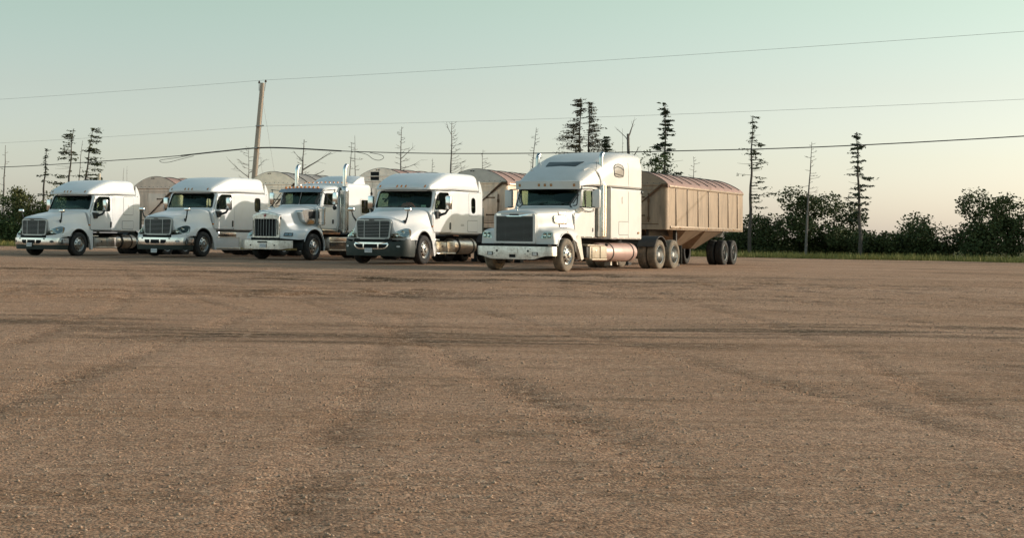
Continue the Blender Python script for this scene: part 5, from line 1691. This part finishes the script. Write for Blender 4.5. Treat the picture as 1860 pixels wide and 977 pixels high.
def axis(*segs):
    out = []
    for a, b, st in segs:
        out += list(np.arange(a, b - 1e-6, st))
    return np.array(out + [segs[-1][1]])
gx = axis((-900, -120, 60), (-120, -24, 8), (-24, -14, .6), (-14, -6, .16), (-6, 13, .085), (13, 24, .30), (24, 120, 8), (120, 900, 60))
gy = axis((-120, -10, 10), (-10, 3, 1.0), (3, 14, .055), (14, 27, .09), (27, 48, .13), (48, 74, .30), (74, 120, 2), (120, 300, 12), (300, 1500, 80))
X, Y = np.meshgrid(gx, gy)
Z = height(X, Y)
nx, ny = len(gx), len(gy)
me = bpy.data.meshes.new('ground')
idx = np.arange(nx * ny).reshape(ny, nx)
quads = np.stack([idx[:-1, :-1], idx[:-1, 1:], idx[1:, 1:], idx[1:, :-1]], -1).reshape(-1, 4)
me.vertices.add(nx * ny)
me.vertices.foreach_set('co', np.stack([X, Y, Z], -1).astype(np.float32).ravel())
me.loops.add(quads.size)
me.loops.foreach_set('vertex_index', quads.astype(np.int32).ravel())
me.polygons.add(len(quads))
me.polygons.foreach_set('loop_start', np.arange(0, quads.size, 4, dtype=np.int32))
me.polygons.foreach_set('use_smooth', np.ones(len(quads), dtype=bool))
me.update(calc_edges=True)
me.materials.append(ground_mat())
def wear(X, Y):
    W_ = np.zeros_like(X)
    for q, (a, b, c) in enumerate(TRACKS):
        k = np.polyfit([a[0], b[0], c[0]], [a[1], b[1], c[1]], 2)
        for off in (-.95, .95):
            d = Y - (np.polyval(k, X) + off)
            e = np.exp(-(d / .24)**2) * np.clip(.55 + 1.6 * vnoise(X * .55 + q * 7, Y * 2.2, 20 + q), 0, 1)
            W_ = np.maximum(W_, e * np.clip(1 - np.abs(X) / 17, 0, 1)**.5)
    def dark(d, fade, q):
        nonlocal W_
        W_ = np.maximum(W_, fade * np.exp(-(d / .15)**2) * np.clip(.02 + 1.3 * vnoise(X * 1.6 + q * 5, Y * 1.1, 70), 0, .34))
    lanes(X, Y, dark)
    W_ = np.maximum(W_, np.clip(3.0 * vnoise(X * .13 + 3, Y * .42, 30) - .30, 0, .75) * np.clip(.5 + 1.5 * vnoise(X * .9, Y * 5, 31), 0, 1))
    return W_
at_ = me.attributes.new('wear', 'FLOAT', 'POINT')
at_.data.foreach_set('value', wear(X, Y).astype(np.float32).ravel())
go_ = bpy.data.objects.new('ground', me)
COL.objects.link(go_)
go_['kind'] = 'structure'
def hz(x, y):
    return float(height(np.array([[float(x)]]), np.array([[float(y)]]))[0, 0])

def raw(name, V, F, m, smooth=False, **pr):
    """fast mesh from numpy: V (n,3), F (m,3 or 4)"""
    me = bpy.data.meshes.new(name)
    F = np.asarray(F, np.int32)
    k = F.shape[1]
    me.vertices.add(len(V))
    me.vertices.foreach_set('co', np.asarray(V, np.float32).ravel())
    me.loops.add(F.size)
    me.loops.foreach_set('vertex_index', F.ravel())
    me.polygons.add(len(F))
    me.polygons.foreach_set('loop_start', np.arange(0, F.size, k, dtype=np.int32))
    me.update(calc_edges=True)
    if smooth:
        me.polygons.foreach_set('use_smooth', np.ones(len(F), dtype=bool))
    me.materials.append(m)
    o = bpy.data.objects.new(name, me)
    COL.objects.link(o)
    for a, b in pr.items():
        o[a] = b
    return o

# loose stones, thinning out with distance
rs = np.random.RandomState(5)
N = 120000
py = 4.2 * (44 / 4.2)**(rs.rand(N)**.85)
px = -(.23 * py + .6) + (.72 * py + 1.2) * rs.rand(N)
keep = rs.rand(N) < np.clip(.40 + 1.8 * vnoise(px[None, :] * .7, py[None, :] * .9, 44)[0], .05, 1)
px, py = px[keep], py[keep]
N = len(px)
pz = height(px[None, :], py[None, :])[0]
sz = (.0018 + .0075 * rs.rand(N)**4.0) * (1 + .022 * py)
octv = np.array([(1, 0, 0), (-1, 0, 0), (0, 1, 0), (0, -1, 0), (0, 0, .7), (0, 0, -.7)])
octf = np.array([(0, 2, 4), (2, 1, 4), (1, 3, 4), (3, 0, 4), (2, 0, 5), (1, 2, 5), (3, 1, 5), (0, 3, 5)])
a = rs.rand(N) * 6.28
V = octv[None] * (sz[:, None, None] * (.6 + .75 * rs.rand(N, 6, 1)))
ca, sa = np.cos(a)[:, None], np.sin(a)[:, None]
V = np.stack([V[..., 0] * ca - V[..., 1] * sa + px[:, None], V[..., 0] * sa + V[..., 1] * ca + py[:, None], V[..., 2] + pz[:, None] + sz[:, None] * (.45 - .75 * rs.rand(N, 1))], -1)
F = octf[None] + (np.arange(N) * 6)[:, None, None]
raw('gravel', V.reshape(-1, 3), F.reshape(-1, 3), mat('loose_stone', (.50, .35, .245), .9, noise=(3, (.27, .175, .115), .35, .65)), kind='stuff')

# ------------------------------------------------------------------ utility pole and wires
M['wood'] = mat('weathered_pole', (.52, .43, .34), .85, noise=(9, (.34, .27, .21), .4, .7, (3, 3, .12)), bump=(20, .25))
M['wire'] = mat('wire_metal', (.36, .36, .35), .6)
M['cable'] = mat('black_cable', (.03, .03, .03), .6)
M['porcelain'] = mat('brown_insulator', (.10, .06, .045), .25)
pb = Vector((-4.10, 78.0, -.2))
ptop = Vector((-3.50, 78.0, 8.60))
ax_ = (ptop - pb)
pole = empty('utility_pole', (pb.x, pb.y, 0), label='leaning wooden utility pole rising behind the trucks', category='utility pole')
def pp_(z):
    t = (z - pb.z) / ax_.z
    return pb + ax_ * t
def rel(p):
    return Vector(p) - Vector((pb.x, pb.y, 0))
ob('post', G().tube([rel(pp_(z)) for z in (-.2, 2, 4, 6, 7.5, 8.6)], [.168, .158, .146, .134, .122, .112], 20), M['wood'], pole)
for dx, dz in ((-.16, .06), (.17, .12)):
    q = rel(pp_(8.55)) + Vector((dx, -.02, dz))
    br = ob('insulator', G().lathe([(0, q.z - .04), (.05, q.z - .03), (.06, q.z), (.035, q.z + .02), (.055, q.z + .045), (.03, q.z + .07), (.035, q.z + .09), (0, q.z + .1)], 12, 'z', (q.x, q.y, 0)), M['porcelain'], pole)
    ob('pin', G().tube([rel(pp_(8.2)) + Vector((dx * .85, -.02, 0)), q - Vector((0, 0, .03))], .018, 6), M['wire'], br)
for z in (6.40, 5.28):
    q = rel(pp_(z))
    ob('bracket', G().rbox(q + Vector((.02, -.2, 0)), (.34, .12, .06), .015).rbox(q + Vector((.22, -.2, .02)), (.10, .07, .07), .02), M['wire'], pole)
ob('ground_wire', G().tube([rel(pp_(z)) + Vector((.13, -.15, 0)) for z in (.3, 3, 6, 8.2)], .012, 5), M['wire'], pole)

def sagline(p, q, sag, n=24):
    p, q = Vector(p), Vector(q)
    return [p.lerp(q, k / n) - Vector((0, 0, 4 * sag * (k / n) * (1 - k / n))) for k in range(n + 1)]
dL, dR = Vector((-40.0, 31.2, 0)), Vector((43.5, -33.5, 0))
def wire(name, zp, zl, zr, sag, r, m, label, dx=0.0, off=-.2, cat='power line'):
    a = pp_(zp) + Vector((dx, off, 0))
    pts = sagline((a.x + dL.x, a.y + dL.y, zl), a, sag) + sagline(a, (a.x + dR.x, a.y + dR.y, zr), sag)[1:]
    return ob(name, G().tube(pts, r, 5), m, None, label=label, category=cat, group='overhead lines')
wire('overhead_wire', 8.72, 8.95, 8.95, .20, .0065, M['wire'], 'thin wire that meets the very top of the utility pole', .0)
wire('overhead_wire', 6.38, 6.2, 6.5, .28, .006, M['wire'], 'thin wire that meets the utility pole at mid height')
def polyline(pts, n=8):
    return [Vector(p) for p in catmull(pts, n)]
C = [(-43.7, 109.2, 5.5), (-30, 98.7, 4.75), (-19.4, 90.5, 4.65), (-12.15, 85, 4.87), (-7.92, 81.6, 5.03), (-5.6, 79.6, 5.19), (-3.69, 77.75, 5.28), (-2.2, 76.7, 5.24), (.54, 74.9, 5.03), (3.4, 72.8, 4.87), (6.14, 70.6, 4.76), (10, 67.6, 4.68), (13.87, 64.5, 4.64), (22, 58.3, 4.75), (40, 44.4, 5.6)]
cb = ob('overhead_cable', G().tube(polyline(C, 8), .020, 6), M['cable'], None, label='thick black cable with two hanging loops, lowest of the overhead lines', category='cable', group='overhead lines')
ob('cable_wrap', G().tube(polyline(C[4:9], 8), .034, 6), M['cable'], cb)
ob('cable_loop', G().tube(polyline([(-7.3, 81.1, 5.06), (-8.0, 81.55, 4.93), (-8.7, 82.2, 4.87), (-9.12, 82.4, 4.80), (-9.0, 82.4, 4.70), (-8.6, 82.1, 4.70), (-8.1, 81.7, 4.80), (-7.2, 81.1, 5.0)], 6), .013, 5), M['cable'], cb)
ob('cable_loop', G().tube(polyline([(1.2, 74.4, 4.98), (1.75, 74.1, 4.84), (2.05, 73.9, 4.62), (2.35, 73.7, 4.55), (2.55, 73.5, 4.66), (2.42, 73.6, 4.80), (1.9, 74.0, 4.92)], 6), .013, 5), M['cable'], cb)
for z0, dx, lab in ((7.6, 1.35, 'steep thin guy wire from high on the utility pole'), (5.15, .85, 'short thin guy wire from low on the utility pole')):
    p = pp_(z0) + Vector((.12, .05, 0))
    ob('guy_wire', G().tube([p, (p.x + dx, p.y + .4, 0)], .007, 5), M['wire'], None, label=lab, category='guy wire')

# ------------------------------------------------------------------ trees
M['bark'] = mat('grey_bark', (.115, .095, .078), .9, noise=(6, (.07, .055, .045), .4, .7))
M['deadwood'] = mat('dead_wood', (.21, .185, .165), .9, noise=(6, (.13, .112, .10), .4, .7))
def leafmat(nm, c, c2):
    m = mat(nm, c, .75, noise=(1.7, c2, .35, .65), spec=.2)
    return m
M['needle'] = leafmat('spruce_needles', (.052, .068, .034), (.085, .092, .044))
M['needle_dark'] = leafmat('dark_spruce_needles', (.036, .052, .028), (.055, .070, .036))
M['needle_brown'] = leafmat('brown_spruce_needles', (.080, .072, .042), (.105, .094, .056))
M['leaf'] = [leafmat('bush_leaves_%s' % k, c, d) for k, c, d in (('dark', (.050, .078, .028), (.075, .105, .038)), ('mid', (.072, .105, .034), (.105, .135, .045)), ('olive', (.095, .105, .038), (.13, .13, .05)))]

def limb(p, d, L, r, rng, up=.25, n=6):
    """a curved limb; returns points"""
    pts = [Vector(p)]
    d = Vector(d).normalized()
    for k in range(n):
        d = (d + Vector((rng.uniform(-.12, .12), rng.uniform(-.12, .12), up / n + rng.uniform(-.07, .07)))).normalized()
        pts.append(pts[-1] + d * (L / n))
    return pts

def dead_tree(x, y, h, lean, label, seed, r0=.09, nb=14, lmax=1.5, up=.5, zlo=.35, side_=0, big=(), fork=False, group='bare dead trees behind the row', z_start=None):
    rng = random.Random(seed)
    t = empty('dead_tree', (x, y, hz(x, y)), label=label, category='dead tree', group=group)
    n = 12
    pts = []
    wob = Vector((0, 0, 0))
    for k in range(n + 1):
        f = k / n
        wob += Vector((rng.uniform(-.03, .03), rng.uniform(-.03, .03), 0)) * (h / 6)
        pts.append(Vector((lean * f, 0, h * f)) + wob * f)
    rad = [r0 * (1 - .86 * k / n) for k in range(n + 1)]
    if fork:
        rad = [r0 * (1 - .35 * k / n) for k in range(n + 1)]
    ob('trunk', G().tube(pts, rad, 8), M['deadwood'], t)
    g = G()
    tw = G()
    def at_(f):
        q = f * n
        i = min(int(q), n - 1)
        return pts[i].lerp(pts[i + 1], q - i), rad[i]
    nb = int(nb * 1.7)
    for k in range(nb):
        f = zlo + (1 - zlo) * (k + rng.random()) / nb
        p, r = at_(min(f, .985))
        an = rng.uniform(0, 2 * PI)
        if side_:
            an = rng.gauss(0 if side_ > 0 else PI, .9)
        L = lmax * (1.15 - .85 * (f - zlo) / (1 - zlo)) * rng.uniform(.45, 1)
        P = limb(p, (math.cos(an), math.sin(an) * .8, rng.uniform(-.25, .15)), L, r * .3, rng, up)
        rr_ = max(.015, r * .28)
        g.tube(P, [rr_ * (1 - .75 * j / 6) for j in range(7)], 5)
        for j in range(rng.randint(2, 5)):
            q = P[rng.randint(2, 5)]
            tw.tube(limb(q, (math.cos(an + rng.uniform(-.9, .9)), math.sin(an), rng.uniform(-.3, .5)), L * rng.uniform(.2, .4), .01, rng, .3, 3), [.011, .010, .008, .005], 4)
    for f, an, L, upb, rb_ in big:
        p, r = at_(f)
        P = limb(p, (math.cos(an), .15, math.sin(an)), L, r, rng, upb, 8)
        g.tube(P, [rb_ * (1 - .7 * j / 8) for j in range(9)], 6)
        for j in range(5):
            q = P[rng.randint(3, 8)]
            tw.tube(limb(q, (math.cos(an + rng.uniform(-1, 1)), rng.uniform(-.5, .5), math.sin(an + rng.uniform(-1, 1))), L * .28, .01, rng, .2, 3), [.011, .009, .007, .005], 4)
    ob('branches', g, M['deadwood'], t, kind='stuff')
    if tw.v:
        ob('twigs', tw, M['deadwood'], t, kind='stuff')
    return t

def needles(P, dens, rng_, size, spread, drop=.35):
    """needle tufts along branch points P -> list of triangles"""
    P = np.array([tuple(p) for p in P])
    seg = len(P) - 1
    n = max(4, int(dens))
    u = rng_.rand(n) * seg
    i = np.minimum(u.astype(int), seg - 1)
    f = (u - i)[:, None]
    c = P[i] * (1 - f) + P[i + 1] * f
    c = c + rng_.randn(n, 3) * np.array([spread, spread, spread * .28]) + np.array([0, 0, -.3 * spread]) * rng_.rand(n, 1)
    a = rng_.rand(n) * 6.28
    dirs = np.stack([np.cos(a), np.sin(a), -drop * .6 + .32 * rng_.randn(n)], -1)
    dirs /= np.linalg.norm(dirs, axis=1)[:, None]
    s = np.cross(dirs, rng_.randn(n, 3))
    s /= np.linalg.norm(s, axis=1)[:, None] + 1e-9
    L = size * (.6 + .8 * rng_.rand(n))[:, None]
    tri = np.stack([c - s * L * .28, c + s * L * .28, c + dirs * L], 1)
    return tri

def spruce(x, y, h, lean, label, seed, m, crown_lo=.3, rmax=1.3, dens=22, gaps=.25, side_=0, whorls=16, wind=0, shape=.8, r0=.13, size=.17, group='spruce trees beyond the yard', tip=.12):
    rng = random.Random(seed)
    nr = np.random.RandomState(seed)
    t = empty('spruce_tree', (x, y, hz(x, y)), label=label, category='tree', group=group)
    n = 12
    pts = [Vector((lean * (k / n)**1.1 + .03 * math.sin(k * 1.7 + seed), .03 * math.cos(k * 2.1), h * k / n)) for k in range(n + 1)]
    rad = [r0 * (1 - .88 * k / n) for k in range(n + 1)]
    ob('trunk', G().tube(pts, rad, 8), M['bark'], t)
    g = G()
    T = []
    for w in range(whorls * 5):
        if rng.random() < gaps:
            continue
        f = crown_lo + (1 - crown_lo) * rng.random()**.92
        q = f * n
        i = min(int(q), n - 1)
        p = pts[i].lerp(pts[i + 1], q - i)
        reach = rmax * max(tip, (1 - (f - crown_lo) / (1 - crown_lo)))**shape
        an = rng.uniform(0, 2 * PI)
        if side_ and rng.random() < .80:
            an = rng.gauss(0 if side_ > 0 else PI, .75)
        L = reach * rng.choice((.35, .6, .8, 1.0, 1.15)) * rng.uniform(.8, 1.1)
        P = limb(p, (math.cos(an), math.sin(an), -.10 + rng.uniform(-.15, .12)), L, .02, rng, .20, 5)
        g.tube(P, [max(.007, .020 * (1 - .8 * j / 5)) for j in range(6)], 4)
        if rng.random() < .80:
            T.append(needles(P[2:] if L > .6 else P, dens * (.25 + L) * rng.uniform(.5, 1.5), nr, size, .05 + .07 * L))
    T.append(needles(pts[-3:], dens * 1.2, nr, size * .8, .07))
    T = np.concatenate(T)
    ob('branches', g, M['bark'], t, kind='stuff')
    o = raw('crown', T.reshape(-1, 3), np.arange(len(T) * 3).reshape(-1, 3), m)
    o.parent = t
    return t

def shrub(x, y, h, w, label, seed, m, n=2600, size=.16, group='bushes at the left edge of the yard', name='shrub', trunk=False, z0=0.0):
    rng = random.Random(seed)
    nr = np.random.RandomState(seed)
    t = empty(name, (x, y, hz(x, y)), label=label, category='tree' if trunk else 'bush', group=group)
    g = G()
    tips = []
    for k in range(9):
        an = 2 * PI * k / 9 + rng.random()
        P = limb((0.05 * math.cos(an), .05 * math.sin(an), 0 if not trunk else h * .35), (math.cos(an) * w / h * rng.uniform(.3, 1.0), math.sin(an) * w / h * rng.uniform(.3, 1.0), 1), (h - (h * .35 if trunk else 0)) * rng.uniform(.6, .95), .03, rng, .1, 6)
        g.tube(P, [.035 * (1 - .8 * j / 6) for j in range(7)], 5)
        tips += P[2:]
    if trunk:
        g.tube([(0, 0, -.1), (.05, 0, h * .2), (0, .03, h * .4)], [.12, .10, .07], 8)
    ob('stems', g, M['bark'], t, kind='stuff')
    # leaf clumps around the limbs
    nc = 46
    C = np.array([tuple(tips[rng.randrange(len(tips))]) for _ in range(nc)]) + nr.randn(nc, 3) * np.array([w * .22, w * .22, h * .10])
    C[:, 2] = np.clip(C[:, 2], .12, h * .97)
    rad = w * (.16 + .16 * nr.rand(nc))
    ci = nr.randint(0, nc, n)
    c = C[ci] + nr.randn(n, 3) * rad[ci][:, None] * np.array([.6, .6, .5])
    c[:, 2] = np.abs(c[:, 2])
    d = nr.randn(n, 3); d[:, 2] = d[:, 2] * .6 + .15
    d /= np.linalg.norm(d, axis=1)[:, None]
    s = np.cross(d, nr.randn(n, 3)); s /= np.linalg.norm(s, axis=1)[:, None]
    L = (size * (.6 + .8 * nr.rand(n)))[:, None]
    q = np.stack([c, c + d * L * .5 + s * L * .32, c + d * L, c + d * L * .5 - s * L * .32], 1)
    o = raw('foliage', q.reshape(-1, 3), np.arange(n * 4).reshape(-1, 4), m)
    o.parent = t
    return t

K = M['leaf']
for i, (x, y, h, w, mi, lab) in enumerate([
    (-23.6, 101, 3.5, 1.7, 0, 'dense dark bush at the left edge, beside the bare trunk'),
    (-21.6, 100, 3.45, 1.5, 1, 'bush with pale green tips, second from the left edge'),
    (-20.2, 100.5, 3.75, 1.5, 0, 'tall pointed dark bush right of the bare left trunk'),
    (-19.0, 98.5, 3.65, 1.4, 2, 'olive green bush in front of the shortest spruce'),
    (-17.9, 98, 3.4, 1.4, 1, 'mid green bush touching the outline of the farthest left truck hood'),
    (-16.6, 97.5, 3.0, 1.4, 0, 'dark bush seen just over the farthest left windshield'),
    (-22.3, 97.6, 1.9, 1.3, 0, 'low dark bush standing in the grass at the left'),
    (-19.9, 97.2, 1.7, 1.4, 0, 'low dark bush in front of the tall pointed bush')]):
    shrub(x, y, h, w, lab, 40 + i, K[mi], 3600, .15)
spruce(-19.65, 105, 6.55, .30, 'small thin spruce with sparse tiers, leftmost living tree', 11, M['needle_dark'], .34, 1.15, 17, .45, 0, 10, size=.16)
spruce(-18.0, 105, 7.95, .42, 'tall spruce with branches swept to its left, behind the farthest left truck', 12, M['needle'], .40, 1.45, 18, .36, -1, 15, size=.17, shape=.55, tip=.3)
spruce(-16.95, 104, 7.95, .85, 'tall leaning spruce with branches swept to its right, behind the farthest left truck', 13, M['needle'], .40, 1.25, 19, .28, 1, 18, size=.17, shape=.5, tip=.3)
dead_tree(-22.25, 105, 6.75, .1, 'bare straight trunk at the left edge, standing in the bushes', 21, .10, 9, .8, .3, .3)
dead_tree(-17.45, 106, 7.2, .22, 'thin bare trunk with bent tip between the two tall left spruces', 22, .07, 8, .35, .5, .5)
dead_tree(-13.45, 100, 5.1, .02, 'short thin bare pole tree right of the farthest left truck stack', 23, .045, 4, .2, .5, .6)
dead_tree(-13.15, 100, 5.25, -.03, 'hair thin bare stem beside the short pole tree', 24, .03, 3, .15, .5, .6)
dead_tree(-5.15, 98, 6.5, -.05, 'bare tree with upward fanning branches just left of the utility pole', 25, .06, 9, 1.5, .75, .62, big=((.70, 2.55, 1.7, .25, .03), (.74, .55, 1.3, .3, .022)))
dead_tree(-1.95, 98, 7.0, .15, 'twisted dead tree with thick crooked limbs, right of the utility pole', 26, .13, 12, .7, .6, .58, big=((.72, .50, 2.2, .15, .055), (.64, .25, 1.6, .3, .05), (.80, 2.5, .8, .3, .03)))
dead_tree(1.20, 98, 6.85, .02, 'left stem of the close pair of bare stems behind the right chrome stack', 27, .075, 6, .7, .3, .6, 1)
dead_tree(1.66, 98, 7.3, .08, 'right stem of the close pair of bare stems, slightly taller', 28, .06, 7, .9, .3, .55)
dead_tree(4.40, 98, 7.9, .10, 'straight dead tree with short drooping twigs, above the vented trailer', 29, .095, 16, .85, .5, .55, big=((.74, .75, 1.1, .5, .03), (.66, .12, 1.5, .6, .022)))
dead_tree(7.62, 98, 8.25, .12, 'tall dead tree with upswept limbs on its right side, nearest above the dark bumpered truck', 30, .11, 17, 1.25, .95, .52, 1, big=((.90, 2.2, .9, .35, .02),))
dead_tree(8.42, 98, 5.65, .02, 'short stub of a dead tree beside the tall upswept one', 31, .05, 4, .4, .9, .8)
dead_tree(9.58, 98, 6.5, .12, 'small dead tree with limbs on its right side only, above the grey arched trailer', 32, .06, 9, .9, .5, .68, 1)
dead_tree(6.42, 98, 5.9, .0, 'short broken snag between the two tallest bare trees', 33, .06, 3, .3, .3, .85)
dead_tree(12.55, 98, 7.95, .45, 'leaning thin dead tree with wispy twigs, left of the spruce pair', 34, .08, 16, .8, .4, .58)
spruce(15.80, 98, 9.9, .12, 'taller spruce of the close pair above the tall roofed truck', 14, M['needle_brown'], .28, 3.5, 26, .10, -1, 54, size=.12, shape=.95)
spruce(16.42, 98, 9.65, .05, 'slightly shorter spruce of the close pair, on its right', 15, M['needle_brown'], .28, 3.0, 24, .12, 1, 48, size=.12, shape=.95)
spruce(17.35, 97, 7.4, .05, 'short dense dark spruce right of the spruce pair', 16, M['needle_dark'], .40, 1.05, 75, .10, 0, 13, size=.18, shape=.7)
dead_tree(18.95, 98, 7.65, .0, 'thick forked dead tree with curved arms above the tall truck roof', 35, .13, 4, .5, .5, .75, big=((.97, 1.0, 1.1, .5, .055), (.94, 2.2, 1.0, -.2, .03), (.80, .05, 1.0, 1.7, .05), (.80, 2.9, 1.2, .2, .03)), fork=True)
dead_tree(18.58, 98, 8.0, .06, 'thin bare stem left of the forked dead tree', 36, .045, 4, .3, .5, .6)
spruce(20.85, 96, 9.5, .05, 'tall dark spruce just behind the front of the brown trailer', 17, M['needle_dark'], .30, 1.5, 46, .22, 0, 22, size=.17, shape=.7)
shrub(19.5, 92, 6.2, 1.1, 'leafy young tree rising above the front of the brown trailer', 60, K[0], 1500, .15, 'leafy trees beyond the yard', 'leafy_tree', True)

# grass verge by the bushes
rs = np.random.RandomState(9)
N = 60000
gx_ = -36 + 106 * rs.rand(N)**1.15
gy_ = 93.6 + 7.5 * rs.rand(N)**1.4 + .7 * np.sin(gx_ * .8) + .4 * np.sin(gx_ * 2.1) - np.clip(gx_ - 16, 0, 60) * .60
gz_ = height(gx_[None], gy_[None])[0]
a = rs.rand(N) * 6.28
hh_ = .12 + .36 * rs.rand(N)**1.5 * np.clip(.4 + rs.rand(N), .3, 1)
b0 = np.stack([gx_, gy_, gz_], -1)
sv = np.stack([np.cos(a), np.sin(a), 0 * a], -1) * (.018 + .02 * rs.rand(N))[:, None]
tipv = b0 + np.stack([.25 * hh_ * rs.randn(N), .25 * hh_ * rs.randn(N), hh_], -1)
V = np.stack([b0 - sv, b0 + sv, tipv], 1)
raw('grass', V.reshape(-1, 3), np.arange(N * 3).reshape(-1, 3), leafmat('dry_grass', (.36, .31, .10), (.20, .20, .06)), kind='stuff')

# trees and bushes that carry the row on towards the right
spruce(25.6, 94, 8.6, .2, 'thin spruce standing alone right of the brown trailer roof', 71, M['needle'], .35, 1.5, 30, .35, 1, 15, size=.15, shape=.7)
dead_tree(28.4, 92, 6.9, .3, 'bare leaning tree between the two right hand spruces', 72, .09, 12, .9, .5, .5)
spruce(31.0, 90, 7.4, -.2, 'short spruce above the right hand bushes', 73, M['needle_dark'], .3, 1.5, 40, .25, 0, 14, size=.16, shape=.75)
dead_tree(22.9, 97, 6.2, .05, 'small bare tree just right of the edge spruce', 74, .07, 9, .8, .6, .55)
# wood beyond the right hand end of the yard: reads as one mass
rs = np.random.RandomState(31)
nb_ = 280
bu_ = rs.rand(nb_)
bx_ = 20 + 48 * bu_
by_ = 101 - 34 * bu_ + 5 * (rs.rand(nb_) - .3)
bh_ = (1.1 + 2.3 * rs.rand(nb_)**2.0) * (1 + .25 * np.sin(bx_ * .7))
bz_ = bh_ * (.25 + .75 * rs.rand(nb_))
N = 170000
ci = rs.randint(0, nb_, N)
q = rs.randn(N, 3); q /= np.linalg.norm(q, axis=1)[:, None]
rad = (.55 + .5 * rs.rand(nb_))[ci] * (.55 + .5 * rs.rand(N))
c = np.stack([bx_[ci] + q[:, 0] * rad * 1.15, by_[ci] + q[:, 1] * rad * 1.15, bz_[ci] * 1.0 + q[:, 2] * rad], -1)
c[:, 2] = np.abs(c[:, 2])
d = rs.randn(N, 3); d[:, 2] *= .6; d /= np.linalg.norm(d, axis=1)[:, None]
s_ = np.cross(d, rs.randn(N, 3)); s_ /= np.linalg.norm(s_, axis=1)[:, None]
L = (.09 + .12 * rs.rand(N))[:, None]
V = np.stack([c, c + d * L * .5 + s_ * L * .35, c + d * L, c + d * L * .5 - s_ * L * .35], 1)
raw('treeline', V.reshape(-1, 3), np.arange(N * 4).reshape(-1, 4), leafmat('scrub_leaves', (.050, .074, .027), (.085, .098, .036)), kind='stuff')
